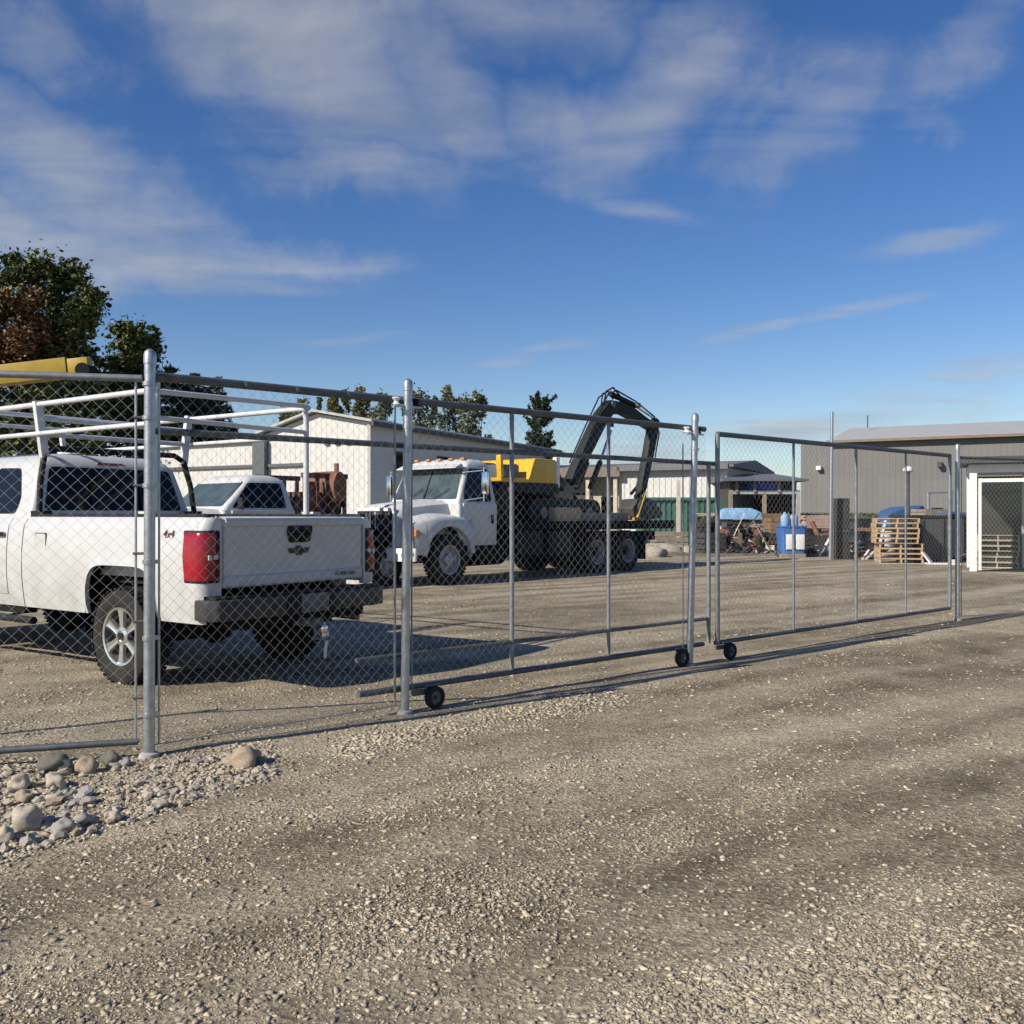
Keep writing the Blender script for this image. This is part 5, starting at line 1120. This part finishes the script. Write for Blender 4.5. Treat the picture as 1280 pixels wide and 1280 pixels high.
    for px, cn, m in scr:                        # loose metal scrap
        dd = random.uniform(31.8, 33) - (px > 1060) * 3.5; mb = MB(); a = random.uniform(0, 6.28); mb.bar((0, 0, .04), (math.cos(a) * .5, math.sin(a) * .4, random.uniform(.1, .4)), .06, .04); mb.bar((.1, 0, .03), (.1 + math.sin(a) * .4, .1, random.uniform(.05, .3)), .04, .04)
        o = mb.build('scrap_metal', m); o.location = (gx(px, dd), dd, 0)
        tag(o, 'bent %s scrap metal lying %s' % (cn, 'before the scrap heap' if px < 1000 else 'between the board screen and the pallet stack' if px < 1110 else 'between the pallet stack and the black skip'), 'scrap', 'scrap metal along the back of the yard')
    for lb, px, dd, sz, m, z, rz in [('dark crate standing left of the rusty drum in the scrap heap', 889, 32.8, (.8, .7, .8), m_board, 0, .2), ('grey crate right of the tyre stack, half hidden', 905, 36.6, (1.2, .8, 1.5), m_wood2, 0, 0),
        ('brown crate at the back of the scrap heap under the shed beam', 962, 37, (1.3, .9, 1.5), m_wood3, 0, .1), ('dark crate directly right of the blue tote', 1014, 33, (.9, .7, .7), m_board, 0, .1), ('olive crate behind the board screen', 1062, 34, (1.2, .9, 1.3), m_dgreen, 0, 0),
        ('dark crate between the board screen and the rusty drum', 1076, 32.4, (1.0, .8, 1.2), m_board, 0, .3), ('brown crate left of the pallet stack', 1091, 31.6, (.9, .8, 1.0), m_wood3, 0, -.2), ('dark crate behind the pallet stack at its right side', 1163, 29.5, (1.1, .9, 1.2), m_board, 0, .1),
        ('grey crate on top of the dark crate behind the pallet stack', 1163, 29.5, (.9, .7, .4), m_wood2, 1.2, .25), ('maroon crate between the pallet stack and the skip', 1172, 28.6, (.7, .7, .95), m_maroon, 0, .1), ('grey crate left of the storage container post', 836, 35, (1.2, .9, .8), m_wood2, 0, .1)]:
        crate(lb, px, dd, sz, m, z, rz)
    for lb, px, dd, m in [('faded blue drum at the back of the scrap heap', 930, 36.5, m_blue2), ('rusty drum at the back of the scrap heap', 950, 34.2, m_rust), ('galvanised drum left of the brown crate', 963, 34.6, m_galvm), ('white drum by the pallet stack on the left', 1104, 31, m_plastic), ('faded blue drum behind the pallet stack', 1156, 31, m_blue2)]:
        o = drum(m); o.location = (gx(px, dd), dd, 0); tag(o, lb, 'drum', 'drums along the back of the yard')
    for i, (px, py, w, h) in enumerate([(812, 697, 1.2, .5), (826, 693, 1.5, .6), (862, 692, .9, .45)]):
        me = stone_mesh('dirt_heap', M('pale_soil', (.33, .29, .23), .95, var=.3, scale=5, bump=.5) if i == 0 else bpy.data.materials['pale_soil'], .6, 60 + i, 3, .4); o = bpy.data.objects.new('dirt_heap', me); col.objects.link(o); dd = gd(py); o.location = (gx(px, dd), dd + .5, .08); o.scale = (w * .5, .5, h * .8)
        tag(o, ['pale soil heap left of the bleached post', 'larger pale soil heap behind the truck tail', 'small pale soil heap right of the bleached post'][i], 'soil heap', 'soil heaps by the bleached post')
    def heap(label, x0, x1, d0, d1, h, n):
        root = empty('scrap_heap', (gx((x0 + x1) / 2, d0), d0, 0), label, 'scrap heap')
        for m, f in ((m_rust, .2), (m_galvd, .2), (m_board, .25), (m_wood2, .12), (m_plastic, .09), (m_wood, .08), (m_blue2, .06)):
            mb = MB()
            for _ in range(int(n * f)):
                dd = random.uniform(d0, d1); X = gx(random.uniform(x0, x1), dd) - root.location.x; u = (dd - d0) / (d1 - d0); z = random.random() ** 1.4 * h * (.25 + .75 * u)
                a, e, L = random.uniform(0, 6.28), random.gauss(0, .5), random.choice([.25, .4, .6, .9]); v = Vector((math.cos(a) * math.cos(e), math.sin(a) * math.cos(e) * .5, math.sin(e))) * L
                p = Vector((X, dd - d0, max(.04, z))); q = p + v; q.z = max(.03, q.z)
                k = random.random()
                if k < .55: mb.bar(p, q, random.choice([.04, .08, .14]), random.choice([.02, .04]))
                elif k < .75: mb.tube(p, q, random.choice([.025, .05, .09]), 7)
                else: mb.box(p, (random.uniform(.15, .4), random.uniform(.1, .3), random.uniform(.1, .3)), a)
            tag(mb.build('scrap_pieces', m, root, smooth=False), kind='stuff')
    heap('jumbled heap of rusty and dark scrap between the tyre stack and the blue tote', 888, 978, 32.6, 35.0, 1.15, 210)
    heap('low jumble of scrap between the board screen and the pallet stack', 1060, 1102, 29.5, 32.5, .9, 110)
    heap('low jumble of scrap between the pallet stack and the white booth', 1158, 1206, 27.6, 30, .9, 90)
    heap('scatter of scrap under the pinkish boards right of the blue tote', 1006, 1034, 32.5, 35, .8, 70)
    # skip / dumpster
    d = 27.6; root = empty('waste_skip', (gx(1181, d), d + .9, 0), 'black steel waste skip between the pallet stack and the white booth', 'skip')
    mb = MB(); mb.prism([(-.85, .15), (.8, .15), (.95, 1.35), (-.95, 1.35)], -.7, .7); mb.build('bin', m_trim, root, bevel=.02); MB().box((0, 0, 1.37), (2.0, 1.5, .06)).build('rim', m_dgreen, root)
    for x in (-.6, 0, .6): MB().box((x, -.73, .75), (.08, .06, 1.1)).build('rib', m_trim, root)
    for x in (-.6, .6): MB().box((x, 0, .07), (.2, 1.2, .15)).build('foot', m_dark, root)
    mb = MB(); mb.box((0, 0, .03), (.9, .4, .04)); mb.bar((-.3, 0, .05), (-.5, .1, .35), .25, .04); o = mb.build('broken_board', m_plastic); o.location = (gx(1178, 26.6), 26.6, 0); o.rotation_euler = (0, 0, -.2); tag(o, 'broken white board lying before the black skip', 'board')
    # blue tractor behind
    d = 34.; root = empty('tractor', (gx(1152, d), d, 0), 'blue tractor with roll bar parked behind the pallet stack', 'tractor', R(200))
    mb = MB(); mb.loft([[Vector((x, -w, z0)), Vector((x, -w, z1 - .1)), Vector((x, -w * .7, z1)), Vector((x, w * .7, z1)), Vector((x, w, z1 - .1)), Vector((x, w, z0))] for x, w, z0, z1 in ((.2, .38, .9, 1.75), (1.2, .36, .9, 1.7), (1.7, .3, .95, 1.55))]); mb.build('bonnet', M('tractor_blue', (.04, .10, .22), .5), root)
    MB().box((.5, 0, .8), (2.4, .5, .4)).build('chassis', m_dark, root); MB().box((-.5, 0, 1.2), (.5, .5, .15)).build('seat', m_black, root, bevel=.03); MB().box((-.72, 0, 1.45), (.1, .5, .45)).build('seat_back', m_black, root, bevel=.03)
    both(lambda s: MB().prism([(-1.2, 1.0), (-1.0, 1.5), (-.2, 1.55), (.1, 1.1), (.0, 1.1), (-.25, 1.45), (-.95, 1.42), (-1.1, 1.0)], s * .5, s * .95).build('mudguard', m_blue, root))
    MB().path([(-.85, -.55, 1.2), (-.85, -.55, 2.25), (-.85, .55, 2.25), (-.85, .55, 1.2)], .045, 8).build('roll_bar', m_galv, root)
    MB().tube((.9, .2, 1.7), (.9, .2, 2.3), .04, 8).build('exhaust', m_galvd, root); MB().path([(-.1, 0, 1.5), (.1, 0, 1.7)], .02, 6).build('steering_column', m_black, root); MB().lathe([(.17, 0), (.2, .02), (.2, -.02)], 16, (-.08, 0, 1.6), 'z', True).build('steering_wheel', m_black, root)
    for s in (1, -1): road_wheel(root, (-.6, s * .78, .65), .65, .38, .34, 'front', s, m_plastic); road_wheel(root, (1.3, s * .6, .4), .4, .22, .2, 'front', s, m_plastic)
    # kerb edge of the yard
    mb = MB(); mb.box((0, 0, .04), (16, .4, .08)); o = mb.build('yard_kerb', M('earth_kerb', (.16, .135, .105), .95, var=.4, scale=3)); o.location = (gx(940, 33), 32.2, 0); tag(o, kind='structure')
clutter()
def grass_bank():
    xs = [10 + i * .8 for i in range(40)]; ys = [40, 42, 45, 49, 54, 58]; hh = [0, .3, .8, 1.25, 1.4, 1.4]
    mb = MB(); mb.sheet([[Vector((x, y, h * (1 if x > 14 else max(0, (x - 10) / 4)) + .15 * mnoise.noise((x * .5, y * .5, 0)) * (h > 0))) for y, h in zip(ys, hh)] for x in xs])
    tag(mb.build('grass_bank', M('bank_grass', (.06, .08, .03), .95, var=.35, scale=3, bump=.6, bscale=12)), kind='structure')
    n = 9000; X = rng.uniform(11, 40, n); Y = rng.uniform(40.5, 56, n); Z = np.interp(Y, ys, hh) * np.clip((X - 10) / 4, 0, 1)
    a = rng.random(n) * 6.28; w = .05; h = rng.uniform(.06, .2, n); c, s = np.cos(a) * w, np.sin(a) * w
    V = np.stack([np.stack([X - c, Y - s, Z], 1), np.stack([X + c, Y + s, Z], 1), np.stack([X + rng.normal(0, .08, n), Y + rng.normal(0, .08, n), Z + h], 1)], 1).reshape(-1, 3)
    tag(link('grass', mesh_np('grass', V, np.arange(n * 3).reshape(-1, 3)), m_grass, smooth=False), 'rough green grass growing on the bank below the grey warehouse', 'grass', kind='stuff')
    # small weed at the tote
    root = []
    V = []; d = gd(696); x0 = gx(976, d)
    for k in range(60):
        a = random.uniform(0, 6.28); r = random.uniform(.05, .25); h = random.uniform(.08, .3); p = Vector((x0 + math.cos(a) * r * .5, d - .1 + math.sin(a) * r * .5, 0)); q = p + Vector((math.cos(a) * r, math.sin(a) * r, h)); e = Vector((-math.sin(a), math.cos(a), 0)) * .03; V += [(p - e)[:], (p + e)[:], q[:]]
    tag(link('weed', mesh_np('weed', np.array(V), np.arange(len(V)).reshape(-1, 3)), m_grass, smooth=False), 'small bright green weed growing at the left foot of the blue tote', 'plant')
grass_bank()

# ------------------------------------------------------------------ trees
def leaves(centres, radii, n, size, asp=.6, up=0.):
    """n leaf quads in clumps"""
    k = rng.integers(0, len(centres), n); C = np.array(centres)[k]; Rr = np.array(radii)[k]
    u = rng.standard_normal((n, 3)); u /= np.linalg.norm(u, axis=1, keepdims=True); rad = np.abs(rng.standard_normal((n, 1))) * .62
    P = C + u * rad * Rr
    a = rng.standard_normal((n, 3)); a[:, 2] = a[:, 2] * .7 - up; a /= np.linalg.norm(a, axis=1, keepdims=True)
    b = np.cross(a, rng.standard_normal((n, 3))); b /= np.linalg.norm(b, axis=1, keepdims=True)
    s = size * rng.uniform(.6, 1.35, (n, 1)); a = a * s; b = b * s * asp
    V = np.stack([P - a, P - b * .9 + a * .1, P + a, P + b * .9 + a * .1], 1).reshape(-1, 3)
    return V, np.arange(n * 4).reshape(-1, 4)
def tree(name, label, x, y, h, blobs, mat, n=9000, size=.2, clump=.28, group=None, trunk=.25, kclump=70, extra=None):
    root = empty(name, (x, y, 0), label, 'tree', group=group)
    tm = MB(); zt = max(b[2] for b in blobs)
    pts = [(0, 0, -.1), (random.uniform(-.15, .15), random.uniform(-.1, .1), zt * .35), (random.uniform(-.3, .3), random.uniform(-.2, .2), zt * .8)]; tm.path(pts, trunk, 9, trunk * .35)
    cs, rs = [], []
    for bx, by, bz, rx, rz in blobs:
        tm.path([(0, 0, max(.5, bz * .45)), (bx * .5, by * .5, bz * .75), (bx, by, bz)], trunk * .4, 6, trunk * .1)
        m_ = int(kclump * rx * rz / 1.3) + 16
        for _ in range(m_):
            u = Vector((random.gauss(0, 1), random.gauss(0, 1), random.gauss(0, 1))).normalized() * random.random() ** .35
            cs.append((bx + u.x * rx, by + u.y * rx, bz + u.z * rz)); q = clump * random.uniform(.6, 1.5) * min(rx, rz) * .75; rs.append((q, q, q * .75))
    for bx, by, bz, rx, rz in blobs:
        for _ in range(int(len(cs) / len(blobs) * .16) + 1): cs.append((bx, by, bz)); rs.append((rx * .95, rx * .95, rz * .95))
    tm.build('trunk', m_bark, root)
    V, F = leaves(cs, rs, n, size); link('crown', mesh_np('crown', V, F), mat, root, smooth=False)
    if extra:
        V, F = leaves(*extra[:2], extra[2], size); link('crown', mesh_np('crown', V, F), extra[3], root, smooth=False)
    return root
def conifer(name, label, x, y, h, r, mat, n=5000, group=None, size=.22, bare=.12):
    root = empty(name, (x, y, 0), label, 'tree', group=group)
    MB().path([(0, 0, -.1), (.05, 0, h * .5), (0, 0, h)], h * .022, 8, .03).build('trunk', m_bark, root)
    cs, rs = [], []; z = h * bare
    while z < h * .985:
        f = 1 - z / h; rr = r * (f ** .8) * random.uniform(.75, 1.2) + .08; nb = int(5 + 7 * f)
        for k in range(nb):
            a = random.uniform(0, 6.28); L = rr * random.uniform(.6, 1.1)
            for t in (.35, .65, 1.0): cs.append((math.cos(a) * L * t, math.sin(a) * L * t, z + L * t * (.25 if f < .4 else -.05))); rs.append((.2 * L + .1, .2 * L + .1, .12 * L + .12))
        z += h * .045
    V, F = leaves(cs, rs, n, size, .35); link('crown', mesh_np('crown', V, F), mat, root, smooth=False)
    return root
def trees():
    d = 40.; T = lambda px, py: at(px, py, d)
    # big dark tree with russet lower left
    x0 = gx(35, d)
    B = []
    for px, py, rx, rz in [(20, 350, 1.0, .9), (62, 352, 1.2, 1.0), (100, 375, .9, .9), (60, 395, 1.5, 1.2), (105, 410, .8, .8), (10, 400, 1.5, 1.4), (-40, 370, 1.5, 1.4), (85, 440, 1.3, 1.0), (20, 460, 1.8, 1.5), (-50, 450, 1.8, 1.8), (118, 372, .55, .5), (112, 392, .8, .7), (40, 332, 1.0, .8), (75, 335, .9, .7), (70, 500, 1.6, 1.5), (0, 530, 1.8, 1.4), (100, 480, 1.2, 1.2), (95, 545, 1.6, 1.4), (40, 560, 1.8, 1.3), (-60, 540, 1.8, 1.6), (40, 430, 1.6, 1.5)]:
        p = T(px, py); B.append((p.x - x0, random.uniform(-1, 1), p.z, rx, rz))
    ex_c, ex_r = [], []
    for _ in range(60):
        p = T(random.uniform(-60, 75), random.uniform(375, 480)); ex_c.append((p.x - x0, random.uniform(-2.6, -1.0), p.z)); ex_r.append((.55, .45, .5))
    tree('broadleaf_tree', 'tall dark green tree with russet patches at the left edge above the yellow boom', x0, d, 12, B, m_leaf, 80000, .10, .22, extra=(ex_c, ex_r, 16000, m_leafr), trunk=.35)
    d2 = 44.; x1 = gx(165, d2); B = []
    for px, py, rx, rz in [(150, 418, .8, .8), (175, 425, .9, .8), (192, 440, .55, .6), (150, 455, 1.2, 1.1), (180, 470, 1.0, 1.0), (140, 490, 1.3, 1.3), (170, 520, 1.4, 1.3), (135, 540, 1.5, 1.3), (195, 545, 1.5, 1.2), (165, 480, 1.3, 1.2)]:
        p = at(px, py, d2); B.append((p.x - x1, random.uniform(-.8, .8), p.z, rx, rz))
    tree('broadleaf_tree', 'rounder dark green tree second from the left, rising behind the corner post', x1, d2, 9, B, m_leaf, 48000, .10, .22, trunk=.25)
    for i, (px, py, r, lb) in enumerate([(214, 458, 1.7, 'dark pointed conifer just right of the corner post'), (243, 466, 1.7, 'dark pointed conifer in the middle of the group right of the corner post'), (272, 471, 1.5, 'dark pointed conifer at the right end of the group right of the corner post'), (228, 480, 1.9, 'low dark conifer filling in between the pointed ones right of the corner post'), (258, 484, 1.9, 'low dark conifer at the right between the pointed ones by the corner post'), (190, 472, 1.8, 'dark conifer directly behind the corner post')]):
        dd = 46 + (i % 3) * 1.5; conifer('conifer', lb, gx(px, dd), dd, at(px, py, dd).z, r * 1.5, m_needle, 9000, 'conifers behind the white pickup', .15)
    B0 = [(370, 503, 345, 'olive green bushy tree left of the white gable', m_leafo), (415, 496, 0, 'olive tree with thin upright tips behind the white gable', m_leafo), (447, 488, 0, 'tallest olive tree behind the white shed roof', m_leafo), (475, 495, 0, 'dull grey-green tree behind the shed roof left of the gate post', m_leafg), (525, 492, 0, 'pale grey-green tree behind the shed roof right of the gate post', m_leafg), (562, 485, 0, 'pale feathery tree with pointed top over the shed roof', m_leafg), (592, 494, 0, 'last pale feathery tree at the right of the row over the shed roof', m_leafg)]
    for i, (px, py, _, lb, m) in enumerate(B0):
        dd = 60 + (i % 3) * 2; x = gx(px, dd); top = at(px, py, dd).z; B = []
        for k in range(12):
            f = k / 11; w = (2.0 - 1.6 * f ** .8) * (1.75 if i in (0,) else 1.05); B.append((random.uniform(-w, w) * .7, random.uniform(-w, w) * .6, top - (1 - f) * 5.2 - .25, w * .62 + .12, .85 - .3 * f))
        for k in range(5): B.append((random.uniform(-1.1, 1.1), random.uniform(-.5, .5), top - random.uniform(.35, 1.3), .2, .6))
        tree('slender_tree', lb, x, dd, top, B, m, 15000, .10, .3, 'trees behind the white shed', .14, 60)
    dd = 52; x = gx(675, dd); top = at(675, 488, dd).z
    root = empty('conifer', (x, dd, 0), 'single dark spiky conifer with fanned top standing right of the white shed roof', 'tree')
    MB().path([(0, 0, -.1), (.03, 0, top * .5), (0, 0, top - .4)], .2, 8, .05).build('trunk', m_bark, root); cs, rs = [], []
    for k in range(150):
        z = random.uniform(.35, 1) ** .8 * (top - 1.0); f = z / top; a = random.uniform(0, 6.28); L = random.uniform(.7, 1.0) * (.75 if f < .72 else 1.0); up = .25 if f < .7 else random.uniform(.7, 2.2)
        dr = Vector((math.cos(a), math.sin(a) * .9, up)).normalized() * L * 1.15
        for t in (.3, .5, .7, .85, 1.0): cs.append((dr.x * t, dr.y * t, min(z + dr.z * t, top))); rs.append((.16 * (1.25 - t), .16 * (1.25 - t), .16))
    V, F = leaves(cs, rs, 15000, .13, .3); link('crown', mesh_np('crown', V, F), m_needle, root, smooth=False)
trees()
